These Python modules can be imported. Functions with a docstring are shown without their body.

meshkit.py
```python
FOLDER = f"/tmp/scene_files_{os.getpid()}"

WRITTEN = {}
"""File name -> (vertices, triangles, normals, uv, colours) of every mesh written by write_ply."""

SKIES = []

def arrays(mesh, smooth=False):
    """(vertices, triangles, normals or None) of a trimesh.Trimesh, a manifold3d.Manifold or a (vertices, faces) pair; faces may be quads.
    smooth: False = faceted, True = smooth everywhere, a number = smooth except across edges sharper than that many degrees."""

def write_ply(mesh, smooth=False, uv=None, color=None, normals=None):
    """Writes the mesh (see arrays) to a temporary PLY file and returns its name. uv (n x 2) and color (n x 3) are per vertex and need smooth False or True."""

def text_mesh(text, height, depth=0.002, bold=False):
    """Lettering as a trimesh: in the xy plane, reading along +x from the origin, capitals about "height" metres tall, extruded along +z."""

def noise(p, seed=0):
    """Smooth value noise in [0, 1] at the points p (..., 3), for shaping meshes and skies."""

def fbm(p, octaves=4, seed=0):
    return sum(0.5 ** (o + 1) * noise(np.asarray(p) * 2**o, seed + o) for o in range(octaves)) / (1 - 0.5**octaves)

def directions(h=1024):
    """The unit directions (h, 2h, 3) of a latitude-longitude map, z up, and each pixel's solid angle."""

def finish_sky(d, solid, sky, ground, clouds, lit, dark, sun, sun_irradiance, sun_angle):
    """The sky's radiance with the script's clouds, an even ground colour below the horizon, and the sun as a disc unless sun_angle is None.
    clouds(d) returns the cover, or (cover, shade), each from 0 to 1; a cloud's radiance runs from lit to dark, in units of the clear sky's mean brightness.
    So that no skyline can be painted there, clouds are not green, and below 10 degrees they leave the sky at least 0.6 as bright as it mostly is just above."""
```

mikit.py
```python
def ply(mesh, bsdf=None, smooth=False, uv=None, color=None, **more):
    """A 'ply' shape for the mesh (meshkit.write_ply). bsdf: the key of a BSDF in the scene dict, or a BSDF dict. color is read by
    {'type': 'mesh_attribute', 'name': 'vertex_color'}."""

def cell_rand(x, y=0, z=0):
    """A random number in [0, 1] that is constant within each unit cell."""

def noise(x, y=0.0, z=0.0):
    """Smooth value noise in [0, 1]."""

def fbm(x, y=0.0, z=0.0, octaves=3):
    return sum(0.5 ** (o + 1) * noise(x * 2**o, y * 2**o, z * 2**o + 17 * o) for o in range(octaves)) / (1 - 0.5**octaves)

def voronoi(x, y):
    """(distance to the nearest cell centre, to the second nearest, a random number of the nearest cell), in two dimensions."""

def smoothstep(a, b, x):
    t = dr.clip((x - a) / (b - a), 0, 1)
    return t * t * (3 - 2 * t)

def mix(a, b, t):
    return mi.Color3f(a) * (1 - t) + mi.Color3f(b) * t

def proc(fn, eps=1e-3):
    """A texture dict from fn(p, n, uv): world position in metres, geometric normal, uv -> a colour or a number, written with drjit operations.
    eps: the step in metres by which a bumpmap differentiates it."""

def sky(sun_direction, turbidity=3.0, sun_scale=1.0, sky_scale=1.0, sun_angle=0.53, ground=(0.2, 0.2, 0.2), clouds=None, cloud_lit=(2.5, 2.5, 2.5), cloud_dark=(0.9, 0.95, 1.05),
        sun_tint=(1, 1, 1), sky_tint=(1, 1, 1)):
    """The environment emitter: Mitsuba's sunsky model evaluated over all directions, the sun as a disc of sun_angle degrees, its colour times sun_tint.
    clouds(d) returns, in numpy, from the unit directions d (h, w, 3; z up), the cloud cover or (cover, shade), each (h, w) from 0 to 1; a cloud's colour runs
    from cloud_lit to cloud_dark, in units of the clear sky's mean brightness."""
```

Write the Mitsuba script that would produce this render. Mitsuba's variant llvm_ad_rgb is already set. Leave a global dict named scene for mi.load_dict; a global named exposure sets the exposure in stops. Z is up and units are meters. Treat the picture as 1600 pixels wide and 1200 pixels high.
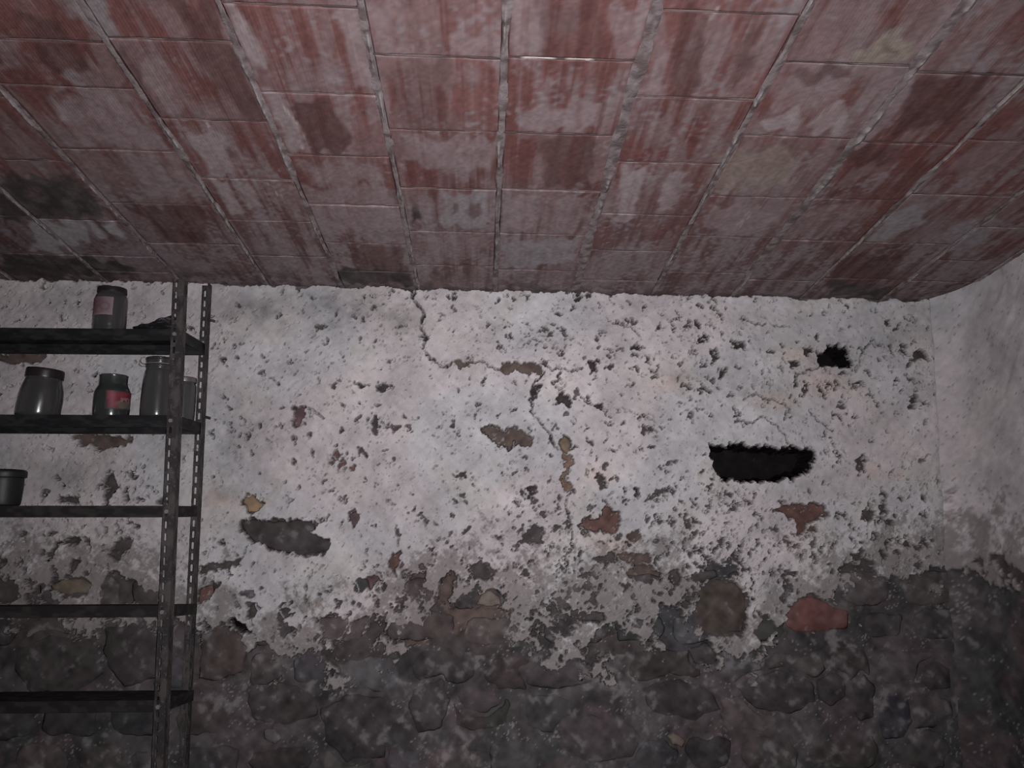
import math
import numpy as np, trimesh, mitsuba as mi, mikit
import shapely
from shapely.geometry import Polygon, box as sbox
from scipy.ndimage import map_coordinates, spline_filter
from scipy.spatial import Delaunay

T = mi.ScalarTransform4f
scene, labels = {}, {}

# ------------------------------------------------------------------ camera, light, exposure
exposure = 0.0
YAW, PITCH = math.radians(2.2), math.radians(9.5)            # handheld phone, tilted up, turned a little to the right
EYE = np.array([0.0, 0.0, 1.35])
FWD = np.array([math.sin(YAW) * math.cos(PITCH), math.cos(YAW) * math.cos(PITCH), math.sin(PITCH)])
RIGHT = np.array([math.cos(YAW), -math.sin(YAW), 0.0])
UP = np.cross(RIGHT, FWD)
scene["camera"] = {"type": "perspective", "fov_axis": "x", "fov": math.degrees(2 * math.atan(800 / 1180)), "near_clip": 0.01, "far_clip": 50.0,
                   "to_world": T().look_at(EYE.tolist(), (EYE + FWD).tolist(), UP.tolist())}
# the only light of the dark cellar: the small flash LED of the phone, beside its lens
FLASH_AT = EYE + 0.016 * RIGHT + 0.006 * UP - 0.004 * FWD
scene["camera_flash__lamp"] = {"type": "disk", "to_world": T().look_at(FLASH_AT.tolist(), (FLASH_AT + FWD).tolist(), UP.tolist()) @ T().scale([0.006, 0.006, 1]),
                               "emitter": {"type": "area", "radiance": {"type": "rgb", "value": [1.43e5, 1.39e5, 1.465e5]}}}
scene["camera_flash__bezel"] = {"type": "cylinder", "p0": (FLASH_AT - 0.001 * FWD).tolist(), "p1": (FLASH_AT + 0.0060 * FWD).tolist(), "radius": 0.0062,
                                "bsdf": {"type": "twosided", "bsdf": {"type": "diffuse", "reflectance": 0.03}}}
labels["camera_flash"] = {"label": "small round phone flash lamp held beside the camera", "category": "lamp"}

# ------------------------------------------------------------------ measured layout, metres (x along the wall, z height)
EXPOSED = [
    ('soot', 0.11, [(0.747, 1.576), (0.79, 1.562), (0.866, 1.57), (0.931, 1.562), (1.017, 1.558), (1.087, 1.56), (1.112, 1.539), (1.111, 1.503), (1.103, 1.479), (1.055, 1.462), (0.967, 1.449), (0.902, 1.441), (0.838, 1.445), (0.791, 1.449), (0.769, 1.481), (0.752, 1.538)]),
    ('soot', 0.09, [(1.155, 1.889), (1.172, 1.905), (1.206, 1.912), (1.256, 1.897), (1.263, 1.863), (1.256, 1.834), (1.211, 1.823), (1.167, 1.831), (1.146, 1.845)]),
    ('dark', 0.02, [(1.037, 1.848), (1.069, 1.857), (1.084, 1.846), (1.074, 1.833), (1.045, 1.835)]),
    ('dark', 0.02, [(1.091, 1.891), (1.127, 1.9), (1.142, 1.885), (1.121, 1.873), (1.097, 1.878)]),
    ('umber', 0.016, [(-0.774, 1.315), (-0.726, 1.319), (-0.664, 1.31), (-0.624, 1.314), (-0.613, 1.304), (-0.584, 1.321), (-0.549, 1.314), (-0.545, 1.28), (-0.52, 1.268), (-0.481, 1.248), (-0.494, 1.224), (-0.528, 1.22), (-0.578, 1.204), (-0.63, 1.224), (-0.681, 1.234), (-0.732, 1.254), (-0.764, 1.284)]),
    ('brown', 0.014, [(-0.01, 1.62), (0.032, 1.629), (0.074, 1.612), (0.106, 1.629), (0.127, 1.617), (0.164, 1.591), (0.149, 1.553), (0.106, 1.574), (0.085, 1.547), (0.053, 1.563), (0.011, 1.591)]),
    ('brown', 0.012, [(0.063, 1.843), (0.096, 1.837), (0.16, 1.844), (0.193, 1.829), (0.199, 1.807), (0.139, 1.804), (0.085, 1.806), (0.059, 1.815)]),
    ('brown', 0.012, [(-0.104, 1.846), (-0.044, 1.842), (-0.048, 1.823), (-0.072, 1.814), (-0.093, 1.831)]),
    ('dark', 0.02, [(0.151, 1.724), (0.166, 1.754), (0.199, 1.763), (0.186, 1.735), (0.16, 1.709)]),
    ('dark', 0.02, [(0.241, 1.694), (0.256, 1.74), (0.301, 1.714), (0.288, 1.699), (0.267, 1.703)]),
    ('dark', 0.02, [(0.357, 1.852), (0.39, 1.846), (0.376, 1.806), (0.361, 1.812)]),
    ('dark', 0.02, [(0.378, 1.699), (0.4, 1.699), (0.4, 1.682), (0.382, 1.682)]),
    ('rust', 0.012, [(0.269, 1.537), (0.292, 1.528), (0.286, 1.501), (0.29, 1.474), (0.272, 1.448), (0.291, 1.423), (0.274, 1.411), (0.26, 1.444), (0.273, 1.48), (0.265, 1.507)]),
    ('maroon', 0.016, [(-0.625, 1.683), (-0.589, 1.677), (-0.592, 1.631), (-0.612, 1.624), (-0.624, 1.656)]),
    ('redbrown', 0.014, [(0.326, 1.334), (0.378, 1.328), (0.4, 1.365), (0.447, 1.339), (0.451, 1.293), (0.419, 1.273), (0.388, 1.293), (0.345, 1.273), (0.321, 1.304)]),
    ('redbrown', 0.013, [(0.951, 1.355), (1.006, 1.37), (1.048, 1.366), (1.124, 1.366), (1.143, 1.334), (1.099, 1.32), (1.044, 1.293), (1.024, 1.32), (0.983, 1.345)]),
    ('redbrown', 0.013, [(1.024, 1.32), (1.059, 1.324), (1.06, 1.282), (1.033, 1.266)]),
    ('redbrown', 0.014, [(-0.294, 1.213), (-0.264, 1.219), (-0.253, 1.183), (-0.277, 1.153), (-0.298, 1.183)]),
    ('maroon', 0.014, [(-0.408, 1.134), (-0.363, 1.144), (-0.333, 1.124), (-0.352, 1.104), (-0.392, 1.094)]),
    ('brown', 0.014, [(-0.503, 1.007), (-0.48, 1.03), (-0.43, 1.016), (-0.425, 0.987), (-0.467, 0.949), (-0.494, 0.968)]),
    ('brown', 0.014, [(-0.267, 0.942), (-0.228, 1.006), (-0.188, 0.976), (-0.171, 0.941)]),
    ('soot', 0.05, [(-0.788, 1.009), (-0.765, 1.016), (-0.737, 0.993), (-0.716, 0.97), (-0.756, 0.97), (-0.782, 0.98)]),
    ('umber', 0.014, [(-0.868, 0.97), (-0.816, 0.989), (-0.762, 0.966), (-0.736, 0.931), (-0.74, 0.865), (-0.796, 0.827), (-0.875, 0.837)]),
    ('umber', 0.014, [(1.17, 1.18), (1.207, 1.188), (1.206, 1.149), (1.174, 1.139)]),
    ('umber', 0.014, [(1.235, 1.129), (1.267, 1.139), (1.277, 1.098), (1.246, 1.086)]),
    ('umber', 0.014, [(1.188, 1.074), (1.231, 1.078), (1.228, 1.046), (1.192, 1.046)]),
    ('grime', 0.012, [(1.439, 1.148), (1.505, 1.168), (1.616, 1.199), (1.69, 1.178), (1.663, 1.127), (1.564, 1.107), (1.479, 1.113)]),
    ('grime', 0.014, [(1.653, 1.036), (1.709, 1.056), (1.783, 1.045), (1.775, 0.979), (1.709, 0.965), (1.655, 0.991)]),
    ('brown', 0.013, [(-1.33, 1.59), (-1.131, 1.591), (-1.154, 1.555), (-1.229, 1.547), (-1.291, 1.559)]),
    ('brown', 0.013, [(-1.648, 1.866), (-1.426, 1.868), (-1.448, 1.838), (-1.521, 1.827), (-1.644, 1.83)]),
    ('umber', 0.014, [(-1.353, 1.385), (-1.336, 1.399), (-1.3, 1.395), (-1.288, 1.375), (-1.31, 1.373), (-1.347, 1.373)]),
    ('umber', 0.014, [(-1.044, 1.385), (-1.024, 1.393), (-1.009, 1.375), (-1.028, 1.365)]),
    ('grime', 0.014, [(-1.622, 1.466), (-1.514, 1.476), (-1.498, 1.425), (-1.615, 1.405)]),
    ('umber', 0.014, [(-1.206, 1.467), (-1.186, 1.477), (-1.178, 1.426), (-1.19, 1.375), (-1.208, 1.375)]),
    ('umber', 0.013, [(-1.144, 1.481), (-1.132, 1.463), (-1.106, 1.457), (-1.115, 1.448), (-1.136, 1.452)]),
    ('umber', 0.014, [(-1.175, 1.205), (-1.163, 1.249), (-1.125, 1.273), (-1.11, 1.261), (-1.131, 1.221), (-1.15, 1.193)]),
    ('umber', 0.014, [(-1.322, 1.255), (-1.288, 1.269), (-1.278, 1.253), (-1.301, 1.243)]),
    ('umber', 0.014, [(-1.259, 1.261), (-1.239, 1.261), (-1.233, 1.235), (-1.252, 1.241)]),
    ('umber', 0.014, [(-1.384, 1.222), (-1.35, 1.239), (-1.322, 1.255), (-1.339, 1.225), (-1.365, 1.21)]),
    ('umber', 0.014, [(-1.193, 1.137), (-1.171, 1.16), (-1.105, 1.146), (-1.075, 1.097), (-1.022, 1.097), (-0.999, 1.058), (-1.185, 1.053)]),
    ('grime', 0.014, [(-1.585, 1.138), (-1.468, 1.138), (-1.443, 1.089), (-1.469, 1.06), (-1.576, 1.061)]),
    ('umber', 0.014, [(-1.314, 1.166), (-1.292, 1.186), (-1.268, 1.206), (-1.274, 1.166), (-1.296, 1.147)]),
    ('umber', 0.014, [(-0.898, 1.175), (-0.819, 1.189), (-0.775, 1.2), (-0.769, 1.185), (-0.827, 1.159), (-0.892, 1.149)]),
    ('redbrown', 0.013, [(-0.902, 1.087), (-0.874, 1.116), (-0.825, 1.13), (-0.852, 1.087), (-0.885, 1.048)]),
    ('umber', 0.014, [(-0.781, 1.063), (-0.764, 1.071), (-0.755, 1.053), (-0.77, 1.043)]),
    ('umber', 0.014, [(-0.747, 1.057), (-0.723, 1.059), (-0.717, 1.024), (-0.739, 1.028)]),
    ('maroon', 0.013, [(-0.753, 1.092), (-0.722, 1.106), (-0.709, 1.09), (-0.733, 1.082)]),
    ('umber', 0.014, [(-0.638, 0.979), (-0.608, 0.992), (-0.572, 0.98), (-0.597, 0.957), (-0.627, 0.961)]),
    ('umber', 0.014, [(-0.368, 0.977), (-0.339, 1.006), (-0.309, 0.99), (-0.318, 0.958), (-0.357, 0.942)]),
    ('umber', 0.014, [(-0.308, 0.967), (-0.279, 0.996), (-0.258, 0.977), (-0.277, 0.942)]),
    ('brown', 0.014, [(-0.231, 1.133), (-0.191, 1.157), (-0.182, 1.133), (-0.206, 1.108), (-0.231, 1.112)]),
    ('brown', 0.014, [(-0.149, 1.074), (-0.129, 1.123), (-0.095, 1.157), (-0.081, 1.149), (-0.096, 1.093), (-0.12, 1.054)]),
    ('brown', 0.014, [(-0.108, 1.034), (-0.057, 1.054), (-0.016, 1.034), (0.055, 1.039), (0.096, 1.043), (0.075, 1.014), (-0.016, 1.001), (-0.077, 0.975), (-0.107, 0.995)]),
    ('umber', 0.013, [(0.096, 1.223), (0.158, 1.294), (0.2, 1.283), (0.189, 1.243), (0.127, 1.243)]),
    ('umber', 0.013, [(-0.038, 1.163), (0.003, 1.183), (0.044, 1.162), (0.024, 1.133), (-0.027, 1.133)]),
    ('umber', 0.014, [(0.286, 1.032), (0.331, 1.026), (0.382, 1.026), (0.392, 1.002), (0.361, 0.993), (0.3, 1.003)]),
    ('brown', 0.013, [(0.471, 1.273), (0.513, 1.283), (0.523, 1.263), (0.495, 1.242)]),
    ('brown', 0.013, [(0.444, 1.206), (0.491, 1.218), (0.539, 1.212), (0.542, 1.181), (0.489, 1.177)]),
    ('umber', 0.013, [(0.365, 1.202), (0.428, 1.218), (0.438, 1.192), (0.396, 1.172)]),
    ('brown', 0.013, [(0.464, 1.161), (0.552, 1.171), (0.572, 1.141), (0.551, 1.131), (0.478, 1.141)]),
    ('umber', 0.014, [(0.603, 1.151), (0.625, 1.165), (0.638, 1.131), (0.616, 1.104)]),
    ('grime', 0.014, [(0.677, 1.151), (0.74, 1.171), (0.825, 1.176), (0.844, 1.14), (0.759, 1.124), (0.686, 1.12)]),
    ('grime', 0.014, [(0.569, 1.051), (0.631, 1.041), (0.649, 0.961), (0.73, 0.941), (0.758, 0.873), (0.645, 0.864), (0.585, 0.923), (0.546, 0.972)]),
    ('umber', 0.014, [(0.888, 0.99), (0.931, 1.003), (0.944, 0.97), (0.917, 0.934), (0.882, 0.94)]),
    ('umber', 0.014, [(0.35, 0.944), (0.422, 0.963), (0.504, 0.953), (0.513, 0.923), (0.421, 0.914), (0.319, 0.92)]),
    ('umber', 0.013, [(1.254, 1.514), (1.277, 1.531), (1.278, 1.492), (1.262, 1.482)]),
    ('umber', 0.013, [(1.263, 1.355), (1.296, 1.361), (1.3, 1.334), (1.282, 1.32), (1.261, 1.334)]),
    ('umber', 0.013, [(1.318, 1.366), (1.338, 1.397), (1.338, 1.345), (1.322, 1.334)]),
    ('umber', 0.013, [(1.547, 1.601), (1.566, 1.618), (1.572, 1.59), (1.554, 1.579)]),
    ('grime', 0.013, [(1.656, 1.579), (1.716, 1.623), (1.736, 1.606), (1.744, 1.58), (1.822, 1.58), (1.832, 1.565), (1.709, 1.562)]),
    ('grime', 0.013, [(1.67, 1.461), (1.706, 1.468), (1.712, 1.442), (1.674, 1.438)]),
    ('umber', 0.013, [(1.582, 1.9), (1.606, 1.911), (1.61, 1.882), (1.587, 1.875)]),
    ('umber', 0.013, [(1.473, 1.883), (1.518, 1.892), (1.532, 1.865), (1.486, 1.861)]),
    ('umber', 0.013, [(1.449, 1.699), (1.476, 1.749), (1.483, 1.721), (1.462, 1.688)]),
    ('dark', 0.02, [(0.142, 1.417), (0.163, 1.434), (0.171, 1.417), (0.154, 1.394)]),
    ('dark', 0.02, [(0.31, 2.057), (0.326, 2.082), (0.332, 2.057), (0.321, 2.041)]),
    ('dark', 0.02, [(0.498, 1.891), (0.531, 1.909), (0.553, 1.902), (0.53, 1.889)]),
    ('dark', 0.02, [(0.721, 1.993), (0.731, 1.975), (0.753, 1.969), (0.737, 1.993)]),
    ('dark', 0.02, [(0.729, 1.926), (0.748, 1.944), (0.751, 1.915), (0.737, 1.904)]),
    ('dark', 0.02, [(0.772, 1.893), (0.79, 1.9), (0.793, 1.86), (0.779, 1.853)]),
    ('dark', 0.02, [(0.84, 1.927), (0.884, 1.916), (0.893, 1.887), (0.871, 1.894)]),
    ('dark', 0.02, [(0.808, 1.816), (0.824, 1.827), (0.812, 1.794), (0.794, 1.789)]),
    ('dark', 0.02, [(1.052, 1.773), (1.067, 1.791), (1.075, 1.782), (1.06, 1.76)]),
    ('dark', 0.02, [(-0.87, 1.84), (-0.856, 1.847), (-0.858, 1.821)]),
    ('umber', 0.013, [(0.662, 1.766), (0.696, 1.758), (0.679, 1.751)]),
    ('dark', 0.02, [(0.711, 1.751), (0.766, 1.747), (0.761, 1.738), (0.722, 1.743)]),
    ('dark', 0.02, [(1.331, 1.261), (1.342, 1.266), (1.343, 1.23), (1.331, 1.235)]),
    ('umber', 0.013, [(0.38, 1.459), (0.395, 1.474), (0.401, 1.438), (0.386, 1.424)]),
    ('dark', 0.02, [(0.492, 1.417), (0.507, 1.424), (0.508, 1.397), (0.495, 1.397)]),
    ('umber', 0.013, [(-0.116, 1.626), (-0.091, 1.637), (-0.099, 1.62)]),
    ('umber', 0.013, [(-0.436, 1.774), (-0.41, 1.764), (-0.383, 1.757), (-0.41, 1.751)]),
    ('umber', 0.013, [(-0.357, 1.758), (-0.324, 1.764), (-0.317, 1.751), (-0.346, 1.743)]),
    ('umber', 0.013, [(-0.362, 1.644), (-0.348, 1.653), (-0.343, 1.619), (-0.357, 1.619)]),
    ('umber', 0.013, [(-0.114, 1.464), (-0.062, 1.473), (-0.045, 1.452), (-0.093, 1.458)]),
    ('umber', 0.013, [(-0.397, 1.541), (-0.373, 1.526), (-0.386, 1.518)]),
]
POCKS = [(-0.468, 1.505, 0.066, 0.052, 1.0, 'redbrown'), (-0.351, 1.76, 0.047, 0.026, 0.5, 'umber'), (-0.242, 1.619, 0.116, 0.047, 0.5, 'maroon'), (1.203, 1.654, 0.062, 0.039, 1.0, 'maroon'), (-0.369, 1.646, 0.031, 0.026, 0.6, 'umber'), (0.139, 1.932, 0.119, 0.067, 0.55, 'umber'), (0.399, 1.857, 0.153, 0.111, 0.45, 'umber'), (0.707, 1.926, 0.133, 0.135, 0.6, 'umber'), (0.61, 1.662, 0.13, 0.065, 0.5, 'umber'), (0.798, 1.502, 0.047, 0.064, 0.9, 'umber'), (0.825, 1.397, 0.086, 0.052, 0.6, 'umber'), (0.663, 1.345, 0.191, 0.094, 0.6, 'umber'), (0.478, 1.554, 0.107, 0.085, 0.4, 'umber'), (0.249, 2.034, 0.066, 0.057, 0.4, 'umber'), (1.322, 1.282, 0.194, 0.126, 0.45, 'umber'), (1.04, 1.241, 0.107, 0.083, 0.7, 'brown'), (-0.76, 1.571, 0.045, 0.038, 0.5, 'umber'), (1.46, 1.865, 0.135, 0.09, 0.35, 'umber'), (1.723, 1.387, 0.088, 0.15, 0.3, 'grime'), (0.158, 1.345, 0.125, 0.103, 0.6, 'umber'), (0.302, 1.142, 0.187, 0.121, 0.7, 'umber'), (0.866, 1.16, 0.095, 0.123, 0.9, 'umber'), (0.637, 1.201, 0.147, 0.102, 0.8, 'umber'), (-0.068, 1.143, 0.123, 0.1, 0.7, 'umber'), (-0.27, 1.064, 0.142, 0.079, 0.6, 'umber'), (-0.573, 1.085, 0.121, 0.099, 0.4, 'umber'), (-1.402, 1.265, 0.119, 0.08, 0.5, 'umber'), (-1.236, 1.405, 0.141, 0.041, 0.5, 'umber'), (-1.158, 1.426, 0.081, 0.082, 0.6, 'umber'), (0.735, 1.04, 0.083, 0.12, 0.9, 'umber'), (1.185, 1.774, 0.133, 0.044, 0.4, 'umber'), (0.975, 1.577, 0.043, 0.03, 0.6, 'brown'), (1.487, 1.429, 0.088, 0.064, 0.35, 'umber'), (-1.34, 1.031, 0.176, 0.097, 0.4, 'umber'), (-0.817, 1.165, 0.08, 0.059, 0.6, 'umber'), (-0.026, 0.975, 0.122, 0.078, 0.8, 'umber'), (-0.387, 0.929, 0.12, 0.058, 0.8, 'umber'), (1.219, 1.345, 0.108, 0.073, 0.4, 'umber')]
LIMEWASH = [(-0.431, 0.777, 0.035, 0.019, 1.3), (0.32, 0.963, 0.082, 0.043, 0.9), (-0.065, 0.85, 0.076, 0.054, 0.5), (1.145, 0.919, 0.052, 0.059, 0.8), (0.893, 0.881, 0.093, 0.039, 0.8), (1.148, 1.556, 0.022, 0.021, 0), (-0.812, 0.771, 0.078, 0.041, 0.6), (-0.695, 0.77, 0.059, 0.026, 0.6), (-0.265, 0.842, 0.06, 0.031, 0.5), (-0.183, 0.737, 0.056, 0.057, 0.3), (-1.413, 0.983, 0.035, 0.031, 0.9), (-1.247, 0.982, 0.082, 0.027, 0.9), (-1.321, 0.935, 0.027, 0.015, 0.7), (-0.853, 0.951, 0.016, 0.042, 0.9), (0.216, 0.771, 0.04, 0.027, 0.8), (0.378, 0.808, 0.081, 0.038, 0.4), (0.54, 0.788, 0.081, 0.027, 0.4), (0.782, 0.941, 0.062, 0.059, 0.8), (1.401, 0.957, 0.106, 0.05, 0.4), (0.701, 0.729, 0.082, 0.023, 0.4), (1.172, 0.724, 0.025, 0.048, 0.5), (1.003, 0.65, 0.123, 0.027, 0.3), (-0.005, 0.907, 0.081, 0.027, 0.6), (-0.327, 0.919, 0.08, 0.023, 0.7), (1.386, 1.027, 0.064, 0.024, 0.5), (0.056, 0.66, 0.04, 0.037, 0.4), (1.668, 0.876, 0.085, 0.04, 0.4), (-1.171, 0.673, 0.077, 0.046, 0.15), (0.516, 0.655, 0.04, 0.047, 0.3), (1.483, 0.721, 0.083, 0.029, 0.35)]
PLASTER_STAINS = [(-0.467, 2.037, 0.161, 0.072, 0.55), (-0.7, 2.001, 0.085, 0.067, 0.3), (-0.25, 1.984, 0.065, 0.067, 0.25), (-0.828, 2.011, 0.106, 0.067, 0.35), (-0.822, 1.571, 0.082, 0.105, 0.25), (-1.228, 2.018, 0.252, 0.066, 0.2), (-0.698, 1.571, 0.083, 0.063, 0.25), (1.468, 1.955, 0.136, 0.068, 0.2), (1.745, 2.003, 0.137, 0.092, 0.3), (1.137, 1.408, 0.195, 0.053, 0.12), (-0.279, 1.406, 0.166, 0.083, 0.12), (-1.342, 1.466, 0.121, 0.061, 0.3), (-0.054, 1.766, 0.085, 0.054, -0.15), (0.268, 1.768, 0.129, 0.088, -0.15), (0.531, 1.902, 0.176, 0.089, -0.1), (-0.391, 1.678, 0.126, 0.086, -0.1), (0.849, 1.663, 0.175, 0.065, -0.12), (0.096, 2.032, 0.153, 0.056, -0.15), (1.002, 2.042, 0.18, 0.034, -0.12), (0.306, 1.428, 0.127, 0.063, -0.08), (-0.219, 1.51, 0.167, 0.084, -0.06), (0.658, 1.793, 0.087, 0.031, 0.3), (-0.852, 1.396, 0.081, 0.029, 0.3), (0.946, 1.839, 0.066, 0.045, -0.15)]
DIRTY_PLASTER = [(0.158, 1.283, 0.146, 0.103, 1.0), (0.364, 1.162, 0.271, 0.111, 1.0), (0.68, 1.242, 0.233, 0.124, 0.8), (-0.232, 1.143, 0.184, 0.09, 0.5), (-1.394, 1.186, 0.217, 0.119, 0.8), (1.361, 1.241, 0.194, 0.104, 0.5), (1.71, 1.261, 0.131, 0.126, 0.8), (0.014, 1.063, 0.164, 0.079, 1), (-1.161, 1.225, 0.159, 0.1, 0.6), (0.508, 1.081, 0.166, 0.06, 0.9)]
CREAM_PLASTER = [(1.059, 1.873, 0.078, 0.04), (0.983, 1.718, 0.099, 0.031), (0.38, 1.459, 0.042, 0.029), (0.418, 1.242, 0.084, 0.037), (-0.688, 1.375, 0.016, 0.016), (1.306, 1.482, 0.035, 0.034), (1.391, 1.461, 0.031, 0.017), (-0.841, 1.385, 0.071, 0.033), (0.647, 1.771, 0.076, 0.035), (1.152, 1.774, 0.111, 0.044)]
CRACKS = [
    (0.0035, [(-0.253, 2.091), (-0.242, 2.08), (-0.23, 2.051), (-0.208, 2.006), (-0.209, 1.962), (-0.197, 1.918), (-0.205, 1.885), (-0.173, 1.852), (-0.14, 1.826), (-0.104, 1.84)]),
    (0.0024, [(-0.048, 1.84), (-0.001, 1.843), (0.031, 1.821), (0.063, 1.81)]),
    (0.0031, [(0.199, 1.807), (0.177, 1.774), (0.151, 1.713), (0.172, 1.66), (0.202, 1.621), (0.219, 1.596), (0.244, 1.549)]),
    (0.0026, [(0.295, 1.417), (0.276, 1.396), (0.28, 1.345), (0.289, 1.283), (0.282, 1.222), (0.261, 1.198), (0.275, 1.172), (0.26, 1.132)]),
    (0.002, [(0.848, 1.652), (0.892, 1.646), (0.947, 1.657), (0.989, 1.631), (1.015, 1.599), (1.017, 1.562)]),
    (0.002, [(0.874, 1.717), (0.918, 1.735), (0.961, 1.724), (1.009, 1.707), (1.036, 1.692), (1.018, 1.642)]),
    (0.002, [(1.095, 1.686), (1.143, 1.642), (1.174, 1.617)]),
    (0.0018, [(0.898, 1.984), (0.954, 1.982), (1.009, 1.974), (1.053, 1.967)]),
    (0.0022, [(1.266, 1.823), (1.291, 1.859), (1.303, 1.897), (1.334, 1.918), (1.364, 1.905)]),
    (0.002, [(1.216, 1.805), (1.266, 1.819), (1.292, 1.841)]),
    (0.0018, [(0.327, 1.727), (0.374, 1.693), (0.427, 1.661)]),
    (0.0018, [(-0.59, 1.686), (-0.558, 1.677), (-0.526, 1.652)]),
    (0.002, [(1.026, 1.888), (1.018, 1.861), (1.034, 1.839)]),
    (0.0018, [(1.065, 1.795), (1.11, 1.818), (1.145, 1.836)]),
    (0.0018, [(-0.742, 1.244), (-0.754, 1.214), (-0.779, 1.185)]),
    (0.0016, [(0.492, 1.683), (0.567, 1.651), (0.598, 1.623)]),
    (0.0018, [(0.445, 1.979), (0.5, 1.969), (0.532, 1.935)]),
    (0.0018, [(0.41, 1.885), (0.476, 1.884)]),
    (0.002, [(0.193, 1.844), (0.225, 1.816), (0.322, 1.817)]),
    (0.0018, [(1.57, 1.497), (1.579, 1.476), (1.606, 1.461)]),
    (0.0016, [(0.128, 1.888), (0.161, 1.921), (0.204, 1.91)]),
]
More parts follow.
